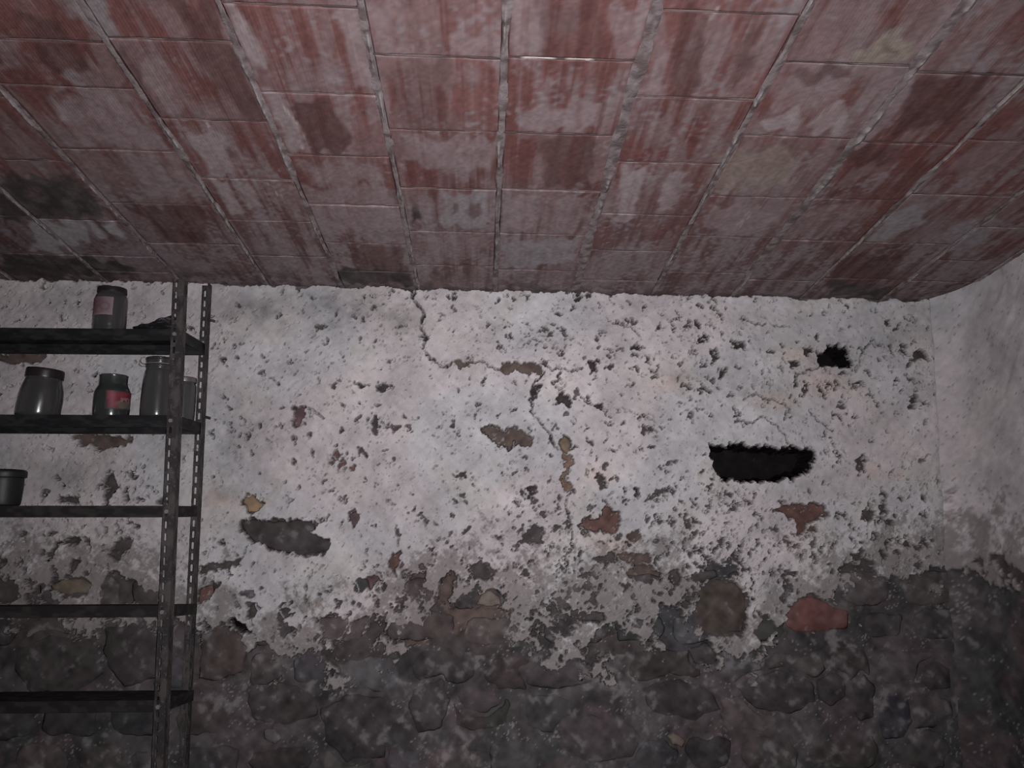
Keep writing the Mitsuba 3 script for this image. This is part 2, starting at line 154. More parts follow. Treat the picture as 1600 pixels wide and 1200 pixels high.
FACED_STONES = [
    ('ochre', [(-0.778, 1.377), (-0.763, 1.406), (-0.736, 1.394), (-0.704, 1.369), (-0.727, 1.341), (-0.755, 1.339)]),
    ('ochre_dark', [(0.25, 1.575), (0.27, 1.594), (0.293, 1.575), (0.295, 1.537), (0.273, 1.532), (0.252, 1.556)]),
    ('oval', [(-0.429, 1.339), (-0.409, 1.349), (-0.394, 1.329), (-0.397, 1.302), (-0.419, 1.298), (-0.43, 1.316)]),
    ('umber_stone', [(-0.778, 1.319), (-0.726, 1.323), (-0.665, 1.314), (-0.584, 1.323), (-0.543, 1.314), (-0.541, 1.28), (-0.479, 1.248), (-0.494, 1.22), (-0.578, 1.202), (-0.681, 1.23), (-0.736, 1.252), (-0.768, 1.284)]),
    ('brown_round', [(0.689, 1.04), (0.706, 1.104), (0.76, 1.128), (0.822, 1.12), (0.858, 1.079), (0.858, 1.01), (0.835, 0.96), (0.762, 0.951), (0.707, 0.971)]),
    ('red_brick', [(0.98, 1.019), (1.012, 1.055), (1.072, 1.079), (1.113, 1.054), (1.195, 1.028), (1.187, 0.974), (1.106, 0.959), (1.012, 0.959), (0.982, 0.979)]),
    ('tan', [(-0.023, 1.05), (-0.002, 1.083), (0.03, 1.099), (0.063, 1.073), (0.067, 1.049)]),
    ('yellow', [(-1.352, 1.118), (-1.321, 1.137), (-1.262, 1.139), (-1.225, 1.123), (-1.238, 1.092), (-1.316, 1.085), (-1.342, 1.096)]),
    ('brown_stone', [(-0.881, 0.98), (-0.817, 0.999), (-0.756, 0.966), (-0.732, 0.927), (-0.739, 0.855), (-0.816, 0.822), (-0.879, 0.834)]),
    ('dark_stone', [(0.806, 0.795), (0.859, 0.833), (0.974, 0.846), (1.065, 0.812), (1.07, 0.744), (0.986, 0.711), (0.874, 0.723)]),
    ('dark_stone', [(1.071, 0.812), (1.119, 0.845), (1.169, 0.821), (1.164, 0.753), (1.111, 0.734), (1.071, 0.754)]),
    ('dark_stone', [(1.182, 0.801), (1.226, 0.83), (1.265, 0.791), (1.253, 0.695), (1.2, 0.686), (1.176, 0.724)]),
    ('blue_stone', [(1.273, 0.743), (1.311, 0.771), (1.372, 0.761), (1.372, 0.684), (1.35, 0.627), (1.279, 0.637), (1.264, 0.685)]),
    ('dark_stone', [(1.423, 0.858), (1.478, 0.877), (1.517, 0.848), (1.515, 0.783), (1.446, 0.77), (1.407, 0.8)]),
    ('purple_stone', [(0.136, 0.852), (0.187, 0.883), (0.298, 0.886), (0.359, 0.862), (0.348, 0.812), (0.236, 0.79), (0.146, 0.806)]),
    ('purple_stone', [(0.235, 0.677), (0.296, 0.714), (0.457, 0.708), (0.506, 0.655), (0.474, 0.59), (0.334, 0.573), (0.245, 0.611)]),
    ('purple_stone', [(-0.08, 0.783), (-0.035, 0.815), (0.035, 0.801), (0.066, 0.754), (0.016, 0.72), (-0.06, 0.732)]),
    ('dark_stone', [(-0.498, 0.74), (-0.421, 0.786), (-0.303, 0.776), (-0.271, 0.701), (-0.298, 0.599), (-0.414, 0.582), (-0.485, 0.647)]),
    ('umber_stone', [(-0.224, 0.804), (-0.125, 0.831), (-0.094, 0.765), (-0.123, 0.68), (-0.201, 0.663), (-0.232, 0.738)]),
    ('tan', [(0.576, 0.654), (0.607, 0.663), (0.646, 0.635), (0.635, 0.616), (0.599, 0.624)]),
    ('grey_chip', [(-0.667, 0.682), (-0.633, 0.689), (-0.616, 0.658), (-0.634, 0.636), (-0.662, 0.653)]),
    ('tan', [(-0.577, 0.615), (-0.548, 0.618), (-0.538, 0.574), (-0.568, 0.566)]),
    ('umber_stone', [(-1.445, 0.926), (-1.334, 0.973), (-1.194, 0.934), (-1.168, 0.858), (-1.24, 0.794), (-1.393, 0.795), (-1.448, 0.861)]),
    ('umber_stone', [(-1.18, 0.991), (-1.044, 1.0), (-0.995, 0.933), (-1.002, 0.838), (-1.106, 0.811), (-1.17, 0.877)]),
    ('dark_stone', [(0.5, 0.797), (0.602, 0.825), (0.724, 0.805), (0.762, 0.728), (0.679, 0.691), (0.538, 0.711)]),
    ('umber_stone', [(0.667, 0.912), (0.72, 0.932), (0.759, 0.892), (0.747, 0.859), (0.676, 0.864)]),
    ('grime_stone', [(1.533, 0.798), (1.661, 0.817), (1.753, 0.787), (1.743, 0.7), (1.605, 0.682), (1.537, 0.731)]),
    ('umber_stone', [(-0.726, 0.789), (-0.62, 0.826), (-0.52, 0.797), (-0.507, 0.722), (-0.613, 0.685), (-0.712, 0.714)]),
]
PLASTER_FOOT = [(-1.796, 1.119), (-1.503, 1.099), (-1.383, 1.069), (-1.283, 1.05), (-1.165, 1.049), (-0.988, 1.039), (-0.905, 0.98), (-0.845, 0.97), (-0.817, 0.999), (-0.722, 0.893), (-0.644, 0.912), (-0.564, 0.892), (-0.465, 0.891), (-0.387, 0.939), (-0.287, 0.948), (-0.209, 1.025), (-0.108, 1.083), (0.014, 1.044), (0.116, 0.974), (0.238, 0.944), (0.402, 0.973), (0.526, 1.011), (0.65, 0.991), (0.73, 0.941), (0.83, 0.862), (0.914, 0.881), (0.985, 1.039), (1.177, 1.068), (1.265, 1.108), (1.417, 1.138), (1.528, 1.179), (1.699, 1.168), (2.005, 1.177)]
STRIP_JOINTS = [-1.84, -1.575, -1.268, -1.019, -0.73, -0.482, -0.225, 0.038, 0.309, 0.581, 0.858, 1.104, 1.388, 1.619]
CROSS_JOINTS = [[0.074, 0.19, 0.416, 0.713, 0.952], [0.287, 0.518, 0.769, 0.996, 1.131], [0.22, 0.441, 0.655, 0.896, 1.144], [0.119, 0.319, 0.542, 0.772, 1.0, 1.242], [0.181, 0.405, 0.636, 0.884, 1.122], [0.163, 0.404, 0.644, 0.883, 1.128], [0.1, 0.314, 0.533, 0.784, 1.023, 1.263], [0.175, 0.419, 0.639, 0.901, 1.142], [0.131, 0.409, 0.64, 0.89, 1.125], [0.156, 0.408, 0.676, 0.911, 1.14], [0.151, 0.303, 0.515, 0.705, 0.927]]
SMEARS = [
    (0.9, 'pale', [(-0.469, 1.249), (-0.444, 1.25), (-0.44, 1.085), (-0.468, 1.065), (-0.476, 1.145)]),
    (0.5, 'pale', [(-0.271, 1.243), (-0.236, 1.245), (-0.233, 1.018), (-0.268, 1.006)]),
    (0.6, 'mauve', [(-0.692, 1.1), (-0.653, 1.075), (-0.662, 0.933), (-0.732, 0.896), (-0.71, 1.014)]),
    (0.8, 'pale', [(-0.685, 0.852), (-0.597, 0.856), (-0.629, 0.66), (-0.686, 0.657), (-0.688, 0.763)]),
    (1.0, 'pale', [(-0.699, 0.641), (-0.658, 0.643), (-0.667, 0.491), (-0.701, 0.472)]),
    (0.7, 'pale', [(-0.635, 0.639), (-0.599, 0.625), (-0.606, 0.512), (-0.641, 0.51)]),
    (1.1, 'pale', [(-0.938, 0.966), (-0.926, 0.952), (-0.928, 0.863), (-0.956, 0.857)]),
    (0.9, 'lime_wash', [(-1.276, 0.397), (-1.219, 0.404), (-1.188, 0.306), (-1.224, 0.271), (-1.32, 0.198), (-1.405, 0.219)]),
    (1.0, 'lime_wash', [(-1.207, 0.405), (-1.157, 0.404), (-1.152, 0.324), (-1.197, 0.289)]),
    (0.9, 'lime_wash', [(-1.143, 0.405), (-1.104, 0.403), (-1.112, 0.31), (-1.146, 0.316)]),
    (1.0, 'lime_wash', [(-1.084, 0.408), (-1.051, 0.41), (-1.054, 0.313), (-1.073, 0.28), (-1.097, 0.335)]),
    (0.7, 'grey', [(-0.769, 1.234), (-0.683, 1.239), (-0.702, 1.159), (-0.747, 1.166), (-0.774, 1.204)]),
    (0.6, 'mauve', [(-0.932, 1.132), (-0.912, 1.116), (-0.929, 1.042), (-0.988, 1.039)]),
    (0.8, 'mauve', [(0.079, 0.966), (0.113, 0.989), (0.168, 0.988), (0.252, 0.986), (0.258, 0.897), (0.083, 0.888)]),
    (0.7, 'mauve', [(-0.204, 0.852), (0.033, 0.864), (0.028, 0.746), (-0.091, 0.717), (-0.198, 0.762)]),
    (0.8, 'grey', [(-0.113, 0.604), (0.005, 0.626), (0.023, 0.475), (-0.04, 0.423), (-0.122, 0.442)]),
    (0.8, 'mauve', [(0.064, 0.597), (0.131, 0.617), (0.134, 0.433), (0.061, 0.429)]),
    (0.6, 'mauve', [(0.19, 0.62), (0.289, 0.635), (0.272, 0.433), (0.19, 0.421)]),
    (0.8, 'grey', [(0.054, 0.35), (0.277, 0.394), (0.289, 0.217), (0.064, 0.176)]),
    (0.9, 'pale', [(0.342, 0.757), (0.401, 0.76), (0.417, 0.496), (0.355, 0.493)]),
    (0.8, 'pale', [(0.456, 0.748), (0.501, 0.759), (0.511, 0.554), (0.468, 0.552)]),
    (0.9, 'pale', [(0.615, 0.93), (0.64, 0.981), (0.67, 1.011), (0.697, 0.979), (0.687, 0.921)]),
    (0.8, 'pale', [(0.72, 0.958), (0.741, 1.025), (0.775, 1.027), (0.811, 0.928), (0.733, 0.912)]),
    (0.5, 'mauve', [(0.581, 1.117), (0.735, 1.124), (0.758, 1.047), (0.626, 0.998)]),
    (0.9, 'beige', [(0.715, 1.178), (0.751, 1.23), (0.821, 1.225), (0.831, 1.174), (0.8, 1.137), (0.743, 1.147)]),
    (0.8, 'mauve', [(0.841, 1.157), (0.82, 1.288), (0.864, 1.313), (0.874, 1.219), (0.892, 1.054), (0.885, 0.875), (0.841, 0.888)]),
    (0.9, 'grey', [(1.113, 0.593), (1.143, 0.648), (1.232, 0.54), (1.163, 0.411), (1.112, 0.424)]),
    (0.7, 'grey', [(1.304, 0.526), (1.414, 0.568), (1.462, 0.44), (1.445, 0.313)]),
    (0.7, 'mauve', [(0.604, 0.6), (0.771, 0.568), (0.835, 0.519), (0.762, 0.44), (0.629, 0.452)]),
    (0.4, 'mauve', [(-0.883, 0.766), (-0.735, 0.761), (-0.718, 0.588), (-0.883, 0.547)]),
    (0.5, 'mauve', [(-0.35, 0.638), (-0.238, 0.613), (-0.221, 0.444), (-0.369, 0.359)]),
    (0.4, 'mauve', [(-0.172, 0.37), (0.006, 0.387), (-0.013, 0.254), (-0.177, 0.153)]),
    (0.5, 'mauve', [(-0.451, 0.735), (-0.248, 0.737), (-0.241, 0.659), (-0.441, 0.634)]),
    (0.5, 'beige', [(0.537, 0.826), (0.718, 0.874), (0.773, 0.697), (0.603, 0.658)]),
    (0.4, 'mauve', [(0.885, 0.591), (1.048, 0.617), (1.009, 0.434), (0.88, 0.427)]),
    (0.7, 'mauve', [(-0.939, 0.941), (-0.79, 0.97), (-0.77, 0.785), (-0.954, 0.776)]),
    (0.7, 'pale', [(-0.465, 0.996), (-0.426, 0.988), (-0.431, 0.789), (-0.464, 0.775)]),
    (0.5, 'mauve', [(1.126, 0.83), (1.177, 1.004), (1.258, 0.889), (1.288, 0.596)]),
    (0.5, 'mauve', [(-0.507, 0.63), (-0.364, 0.607), (-0.363, 0.398), (-0.501, 0.352)]),
    (0.5, 'mauve', [(0.304, 1.256), (0.339, 1.257), (0.375, 1.028), (0.345, 1.005)]),
    (0.5, 'mauve', [(0.041, 1.273), (0.098, 1.276), (0.1, 1.133), (0.052, 1.127)]),
    (0.5, 'mauve', [(0.23, 1.275), (0.299, 1.278), (0.292, 1.139), (0.255, 1.128)]),
    (0.6, 'mauve', [(-0.071, 1.19), (0.038, 1.179), (0.034, 1.123), (-0.068, 1.112)]),
    (0.6, 'mauve', [(-0.225, 1.246), (-0.171, 1.263), (-0.174, 1.125), (-0.2, 1.115)]),
    (1.0, 'lime', [(-0.434, 0.955), (-0.425, 0.956), (-0.429, 0.776), (-0.438, 0.776)]),
    (0.9, 'lime', [(-0.57, 0.642), (-0.549, 0.628), (-0.54, 0.578), (-0.554, 0.577)]),
    (0.9, 'lime', [(-0.639, 0.894), (-0.591, 0.896), (-0.592, 0.873), (-0.638, 0.871)]),
    (0.9, 'lime', [(0.719, 0.513), (0.738, 0.573), (0.747, 0.557), (0.734, 0.495)]),
    (1.0, 'lime', [(0.414, 1.261), (0.42, 1.291), (0.425, 1.292), (0.422, 1.254)]),
    (-1, 'x', [(-0.415, 0.978), (-0.331, 0.992), (-0.308, 0.796), (-0.396, 0.773), (-0.422, 0.828)]),
    (-1, 'x', [(-0.866, 1.184), (-0.794, 1.187), (-0.804, 1.048), (-0.883, 1.045)]),
    (-0.9, 'x', [(0.121, 0.868), (0.247, 0.875), (0.27, 0.671), (0.161, 0.665)]),
    (-0.8, 'x', [(0.356, 1.258), (0.414, 1.261), (0.442, 1.031), (0.388, 1.028)]),
    (-0.8, 'x', [(0.484, 1.175), (0.516, 1.258), (0.524, 1.185), (0.53, 1.035)]),
    (-1, 'x', [(0.886, 1.113), (1.015, 1.119), (1.052, 0.975), (0.921, 0.921)]),
    (-0.9, 'x', [(-0.573, 1.244), (-0.498, 1.247), (-0.481, 0.909), (-0.513, 0.896), (-0.563, 1.041)]),
    (-0.5, 'x', [(-0.189, 1.107), (-0.074, 1.112), (-0.084, 0.894), (-0.193, 0.889)]),
    (-0.6, 'x', [(0.099, 1.261), (0.22, 1.267), (0.229, 1.136), (0.103, 1.13)]),
    (-0.8, 'x', [(-0.944, 0.504), (-0.76, 0.514), (-0.818, 0.294), (-0.953, 0.286)]),
    (-0.8, 'x', [(1.083, 0.315), (1.285, 0.347), (1.335, 0.141), (1.149, 0.079)]),
    (-0.9, 'x', [(0.825, 0.872), (0.959, 0.879), (0.969, 0.8), (0.879, 0.79)]),
    (-0.7, 'x', [(-0.408, 0.296), (-0.254, 0.304), (-0.241, 0.126), (-0.411, 0.091)]),
    (-0.9, 'x', [(-0.622, 0.78), (-0.599, 0.781), (-0.599, 0.741), (-0.622, 0.731)]),
    (-0.8, 'x', [(0.616, 1.128), (0.73, 1.133), (0.742, 1.096), (0.635, 1.081)]),
    (-0.7, 'x', [(-0.737, 1.124), (-0.71, 1.117), (-0.714, 0.775), (-0.75, 0.76)]),
    (-0.8, 'x', [(-0.09, 0.563), (-0.074, 0.564), (-0.076, 0.516), (-0.09, 0.515)]),
    (-0.8, 'x', [(-0.035, 0.566), (-0.016, 0.567), (-0.016, 0.505), (-0.034, 0.504)]),
    (-0.8, 'x', [(0.756, 1.197), (0.794, 1.185), (0.795, 1.171), (0.771, 1.18)]),
    (-2, 'x', [(-1.23, 0.637), (-1.038, 0.638), (-1.045, 0.453), (-1.184, 0.421), (-1.373, 0.4)]),
    (-2, 'x', [(-1.497, 0.193), (-1.43, 0.174), (-1.249, 0.185), (-1.108, 0.1), (-1.134, 0.04), (-1.599, 0.024)]),
    (-1.2, 'x', [(-0.199, 0.583), (-0.17, 0.518), (-0.176, 0.446), (-0.203, 0.445)]),
    (-1.5, 'x', [(-0.476, 0.136), (-0.241, 0.126), (-0.25, 0.025), (-0.496, 0.026)]),
    (-1.3, 'x', [(1.147, 0.13), (1.404, 0.094), (1.426, 0.014), (1.177, 0.016)]),
]

# ------------------------------------------------------------------ noise and small helpers
_tables = {}


def nz(x, z, s, seed=0, sz=None):
    """Smooth noise about 0.5, feature size s (and sz along the second axis), in metres."""
    if seed not in _tables:
        _tables[seed] = spline_filter(np.random.default_rng(1000 + seed).random((192, 192)), order=3, mode="grid-wrap")
    x, z = np.broadcast_arrays(np.asarray(x, float), np.asarray(z, float))
    return map_coordinates(_tables[seed], [x / s + 37.3, z / (sz or s) + 11.7], order=3, mode="grid-wrap", prefilter=False)


def fb(x, z, s, octaves=3, seed=0, sz=None):
    out, tot = 0, 0
    for o in range(octaves):
        out = out + 0.55**o * nz(x, z, s / 2**o, seed + o, sz and sz / 2**o)
        tot += 0.55**o
    return out / tot


def ss(a, b, x):
    t = np.clip((x - a) / (b - a), 0, 1)
    return t * t * (3 - 2 * t)


def lerp(a, b, t):
    return np.asarray(a) * (1 - t[..., None]) + np.asarray(b) * t[..., None]


def seg_dist(x, z, pts, closed):
    """Distance to a polyline, and whether inside when closed."""
    p = np.asarray(pts, float)
    q = np.roll(p, -1, 0) if closed else p[1:]
    p = p if closed else p[:-1]
    d, inside = np.full(x.shape, 9.0), np.zeros(x.shape, bool)
    for (ax, az), (bx, bz) in zip(p, q):
        ux, uz = bx - ax, bz - az
        t = np.clip(((x - ax) * ux + (z - az) * uz) / max(ux * ux + uz * uz, 1e-12), 0, 1)
        d = np.minimum(d, np.hypot(x - ax - t * ux, z - az - t * uz))
        if closed and az != bz:
            inside ^= ((az > z) != (bz > z)) & (x < ux * (z - az) / (bz - az) + ax)
    return np.where(inside, -d, d)


def window(xs, zs, pts, m):
    p = np.asarray(pts)
    i0, i1 = np.searchsorted(xs, [p[:, 0].min() - m, p[:, 0].max() + m])
    j0, j1 = np.searchsorted(zs, [p[:, 1].min() - m, p[:, 1].max() + m])
    return np.s_[i0:i1, j0:j1]


def cat(meshes):
    return trimesh.util.concatenate(meshes)


def bx(x0, x1, y0, y1, z0, z1):
    return trimesh.creation.box(bounds=[[min(x0, x1), min(y0, y1), min(z0, z1)], [max(x0, x1), max(y0, y1), max(z0, z1)]])


def numbered(name):
    if name not in _used:
        _used[name] = 0
        return name
    _used[name] += 1
    return f"{name}_{_used[name]:03d}"


_used = {}


def put(name, mesh, bsdf, label=None, category=None, group=None, kind=None, **kw):
    key = numbered(name)
    scene[key] = mikit.ply(mesh, bsdf, **kw)
    tag(key, label, category, group, kind)
    return key


def tag(key, label=None, category=None, group=None, kind=None):
    d = {k: v for k, v in (("label", label), ("category", category), ("group", group), ("kind", kind)) if v}
    if d:
        labels[key] = {**labels.get(key, {}), **d}


# ------------------------------------------------------------------ materials
VC = {"type": "mesh_attribute", "name": "vertex_color"}


def grit(p, n, uv):
    return mikit.fbm(p.x * 260, p.y * 260, p.z * 260, 2)


def combed(p, n, uv):
    import drjit as dr
    return 0.5 + 0.5 * dr.sin(p.x * (2 * math.pi / 0.0068)) + 0.6 * mikit.fbm(p.x * 300, p.y * 300, 0.0, 2)


scene["plaster_mat"] = {"type": "bumpmap", "bsdf": {"type": "diffuse", "reflectance": VC}, "arbitrary": mikit.proc(grit, 1.2e-3), "scale": 0.0009}
scene["masonry_mat"] = {"type": "bumpmap", "bsdf": {"type": "diffuse", "reflectance": VC}, "arbitrary": mikit.proc(grit, 1.2e-3), "scale": 0.0008}
scene["clay_mat"] = {"type": "twosided", "bsdf": {"type": "bumpmap", "bsdf": {"type": "diffuse", "reflectance": VC}, "arbitrary": mikit.proc(combed, 8e-4), "scale": 0.00035}}
scene["mortar_mat"] = {"type": "twosided", "bsdf": {"type": "bumpmap", "bsdf": {"type": "diffuse", "reflectance": VC}, "arbitrary": mikit.proc(grit, 1.2e-3), "scale": 0.0016}}


def plain_wall(p, n, uv):
    a = mikit.fbm(p.x * 6 + p.z * 2, p.y * 6, p.z * 6, 3)
    return mikit.mix((0.20, 0.19, 0.185), (0.34, 0.325, 0.32), mikit.smoothstep(0.35, 0.65, a))


def earth(p, n, uv):
    a = mikit.fbm(p.x * 9, p.y * 9, 0.0, 3)
    return mikit.mix((0.05, 0.043, 0.038), (0.12, 0.105, 0.095), a)


scene["plain_wall_mat"] = {"type": "twosided", "bsdf": {"type": "diffuse", "reflectance": mikit.proc(plain_wall)}}
scene["floor_mat"] = {"type": "diffuse", "reflectance": mikit.proc(earth)}


def steel(p, n, uv):
    a = mikit.fbm(p.x * 45, p.y * 45, p.z * 22, 3)
    b = mikit.fbm(p.x * 160, p.y * 160, p.z * 160 + 5, 2)
    c = mikit.mix((0.028, 0.024, 0.024), (0.064, 0.056, 0.053), mikit.smoothstep(0.38, 0.70, a))
    return mikit.mix(c, (0.12, 0.108, 0.10), mikit.smoothstep(0.66, 0.80, b) * 0.45)


def shelf_paint(p, n, uv):
    a = mikit.fbm(p.x * 30, p.y * 30, p.z * 60, 3)
    return mikit.mix((0.008, 0.008, 0.009), (0.022, 0.021, 0.021), mikit.smoothstep(0.4, 0.7, a))


def shelf_rusty(p, n, uv):
    a = mikit.fbm(p.x * 40, p.y * 40, p.z * 60, 3)
    return mikit.mix((0.015, 0.0135, 0.0135), (0.032, 0.027, 0.026), mikit.smoothstep(0.4, 0.7, a))


scene["steel_mat"] = {"type": "twosided", "bsdf": {"type": "principled", "base_color": mikit.proc(steel), "roughness": 0.6, "specular": 0.3}}
scene["shelf_mat"] = {"type": "twosided", "bsdf": {"type": "principled", "base_color": mikit.proc(shelf_paint), "roughness": 0.6, "specular": 0.25}}
scene["rusty_shelf_mat"] = {"type": "twosided", "bsdf": {"type": "principled", "base_color": mikit.proc(shelf_rusty), "roughness": 0.7, "specular": 0.2}}
scene["bolt_mat"] = {"type": "principled", "base_color": {"type": "rgb", "value": [0.22, 0.20, 0.19]}, "roughness": 0.5, "metallic": 0.4}


def dusty_glass(name, dust, weight, alpha):
    scene[name] = {"type": "blendbsdf", "weight": weight,
                   "a": {"type": "roughdielectric", "alpha": alpha, "int_ior": 1.5, "distribution": "ggx"},
                   "b": {"type": "twosided", "bsdf": {"type": "principled", "base_color": {"type": "rgb", "value": dust}, "roughness": 0.12, "specular": 0.6, "clearcoat": 0.7, "clearcoat_gloss": 1.0}}}


dusty_glass("clear_glass_mat", [0.085, 0.085, 0.083], 0.42, 0.045)
dusty_glass("green_glass_mat", [0.040, 0.046, 0.043], 0.62, 0.05)
dusty_glass("grey_glass_mat", [0.075, 0.078, 0.077], 0.60, 0.05)
scene["dark_lid_mat"] = {"type": "twosided", "bsdf": {"type": "principled", "base_color": {"type": "rgb", "value": [0.018, 0.0145, 0.015]}, "roughness": 0.35, "specular": 0.4}}
scene["metal_lid_mat"] = {"type": "twosided", "bsdf": {"type": "principled", "base_color": {"type": "rgb", "value": [0.20, 0.19, 0.185]}, "roughness": 0.4, "metallic": 0.7}}
scene["pot_mat"] = {"type": "twosided", "bsdf": {"type": "principled", "base_color": {"type": "rgb", "value": [0.014, 0.0145, 0.0145]}, "roughness": 0.5, "specular": 0.4}}
scene["rag_mat"] = {"type": "twosided", "bsdf": {"type": "principled", "base_color": {"type": "rgb", "value": [0.012, 0.011, 0.012]}, "roughness": 0.55, "specular": 0.4}}
scene["label_mat"] = {"type": "twosided", "bsdf": {"type": "principled", "base_color": VC, "roughness": 0.5, "specular": 0.3}}

# ------------------------------------------------------------------ the cellar: floor and unseen walls
RX, LX, BY, FY = 1.61, -2.15, 2.5, -2.2          # right wall, left wall, back wall, wall behind the camera
put("floor", bx(LX - 0.2, RX + 0.2, FY - 0.2, BY + 0.2, -0.1, 0), "floor_mat", "dark earthen cellar floor below the rack", kind="structure")
put("wall_left", bx(LX - 0.12, LX, FY, BY, 0, 3.0), "plain_wall_mat", "plastered cellar wall beyond the shelf rack", kind="structure")
put("wall_front", bx(LX, RX, FY - 0.12, FY, 0, 3.0), "plain_wall_mat", "plastered cellar wall opposite the peeling wall", kind="structure")

# ------------------------------------------------------------------ back wall: masonry bed, stones, coat of plaster
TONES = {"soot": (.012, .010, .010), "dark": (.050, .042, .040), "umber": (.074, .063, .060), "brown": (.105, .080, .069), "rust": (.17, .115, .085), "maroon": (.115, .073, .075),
         "redbrown": (.120, .070, .060), "grime": (.062, .060, .062),
         "ochre": (.36, .245, .145), "ochre_dark": (.20, .145, .095), "oval": (.120, .075, .080), "umber_stone": (.060, .052, .050), "brown_round": (.085, .066, .054), "red_brick": (.160, .068, .060),
         "tan": (.185, .150, .125), "yellow": (.175, .140, .100), "brown_stone": (.080, .060, .053), "dark_stone": (.050, .044, .046), "blue_stone": (.046, .044, .056), "purple_stone": (.080, .066, .070),
         "grey_chip": (.155, .145, .140), "grime_stone": (.055, .054, .060), "rubble": (.072, .063, .061)}


def bumps(x, z, blobs):
    """Sum of soft blobs (x, z, rx, rz, strength ...)."""
    out = np.zeros(np.shape(x))
    for b in blobs:
        r2 = ((x - b[0]) / b[2])**2 + ((z - b[1]) / b[3])**2
        out = out + (b[4] if len(b) > 4 else 1.0) * np.exp(-r2)
    return out


def warp(x, z):
    return (x + 0.016 * (nz(x, z, .030, 1) - .5) + 0.013 * (nz(x, z, .011, 2) - .5) + 0.007 * (nz(x, z, .005, 9) - .5),
            z + 0.016 * (nz(x, z, .030, 3) - .5) + 0.013 * (nz(x, z, .011, 4) - .5) + 0.007 * (nz(x, z, .005, 10) - .5))


FOOT = np.array(PLASTER_FOOT)


def openness(xs, zs):
    """Where the plaster has come off (positive), roughly in metres; and the tone and depth of what shows there."""
    X, Z = np.meshgrid(xs, zs, indexing="ij")
    wx, wz = warp(X, Z)
    foot = np.interp(X, FOOT[:, 0], FOOT[:, 1])
    o = (foot - Z) * 0.34 + (fb(X, Z, .085, 5, 20) - .5) * 0.17 + (fb(wx, wz, .014, 3, 30) - .5) * 0.07
    o = np.where(Z > foot + .35, -0.05, o)
    o = np.maximum(o, .030 * (fb(wx, wz, .050, 4, 142) - .44) - (ceiling_z(X, 2.49) - Z))
    pock = bumps(X, Z, POCKS)
    pit = fb(wx, wz, .019, 4, 40)
    o = np.maximum(o, (pit - (.845 - .150 * np.clip(pock, 0, 1.1) - .14 * (fb(X, Z, .16, 2, 46) - .5) - .02 * ss(-.9, .6, X))) * 0.030)
    fine = .65 * nz(wx, wz, .0062, 48) + .35 * nz(X, Z, .003, 49)
    o = np.maximum(o, np.minimum((fine - (1.02 - .13 * np.clip(pock, 0, 1) - .12 * (fb(X, Z, .10, 2, 52) - .5))) * 0.012, .0006))
    depth = np.full(X.shape, 0.0)
    tone = np.full(X.shape, -1)
    names = list(TONES)
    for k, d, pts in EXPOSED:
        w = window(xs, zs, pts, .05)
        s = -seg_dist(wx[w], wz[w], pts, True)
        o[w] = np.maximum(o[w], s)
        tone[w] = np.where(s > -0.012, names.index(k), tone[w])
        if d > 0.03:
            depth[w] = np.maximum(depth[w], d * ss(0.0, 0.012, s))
        else:
            depth[w] = np.maximum(depth[w], (d - .008) * ss(-0.002, 0.004, s))
    for k, pts in FACED_STONES:
        if k in ("ochre", "ochre_dark", "oval", "umber_stone", "red_brick", "brown_round", "tan", "yellow", "grey_chip"):
            w = window(xs, zs, pts, .05)
            o[w] = np.maximum(o[w], -seg_dist(wx[w], wz[w], pts, True))
    for wd, pts in CRACKS:
        w = window(xs, zs, pts, .05)
        s = -.0004 + wd * (0.26 + 0.56 * nz(X[w], Z[w], .02, 50)) - seg_dist(X[w] * .35 + wx[w] * .65, Z[w] * .35 + wz[w] * .65, pts, False)
        o[w] = np.maximum(o[w], s)
        depth[w] = np.maximum(depth[w], .012 * ss(-.002, .001, s))
        tone[w] = np.where((s > -0.004) & (tone[w] < 0), names.index("dark"), tone[w])
    for b in POCKS:
        w = window(xs, zs, [(b[0] - b[2], b[1] - b[3]), (b[0] + b[2], b[1] + b[3])], 0)
        tone[w] = np.where(tone[w] < 0, names.index(b[5]), tone[w])
    return X, Z, o, tone, depth


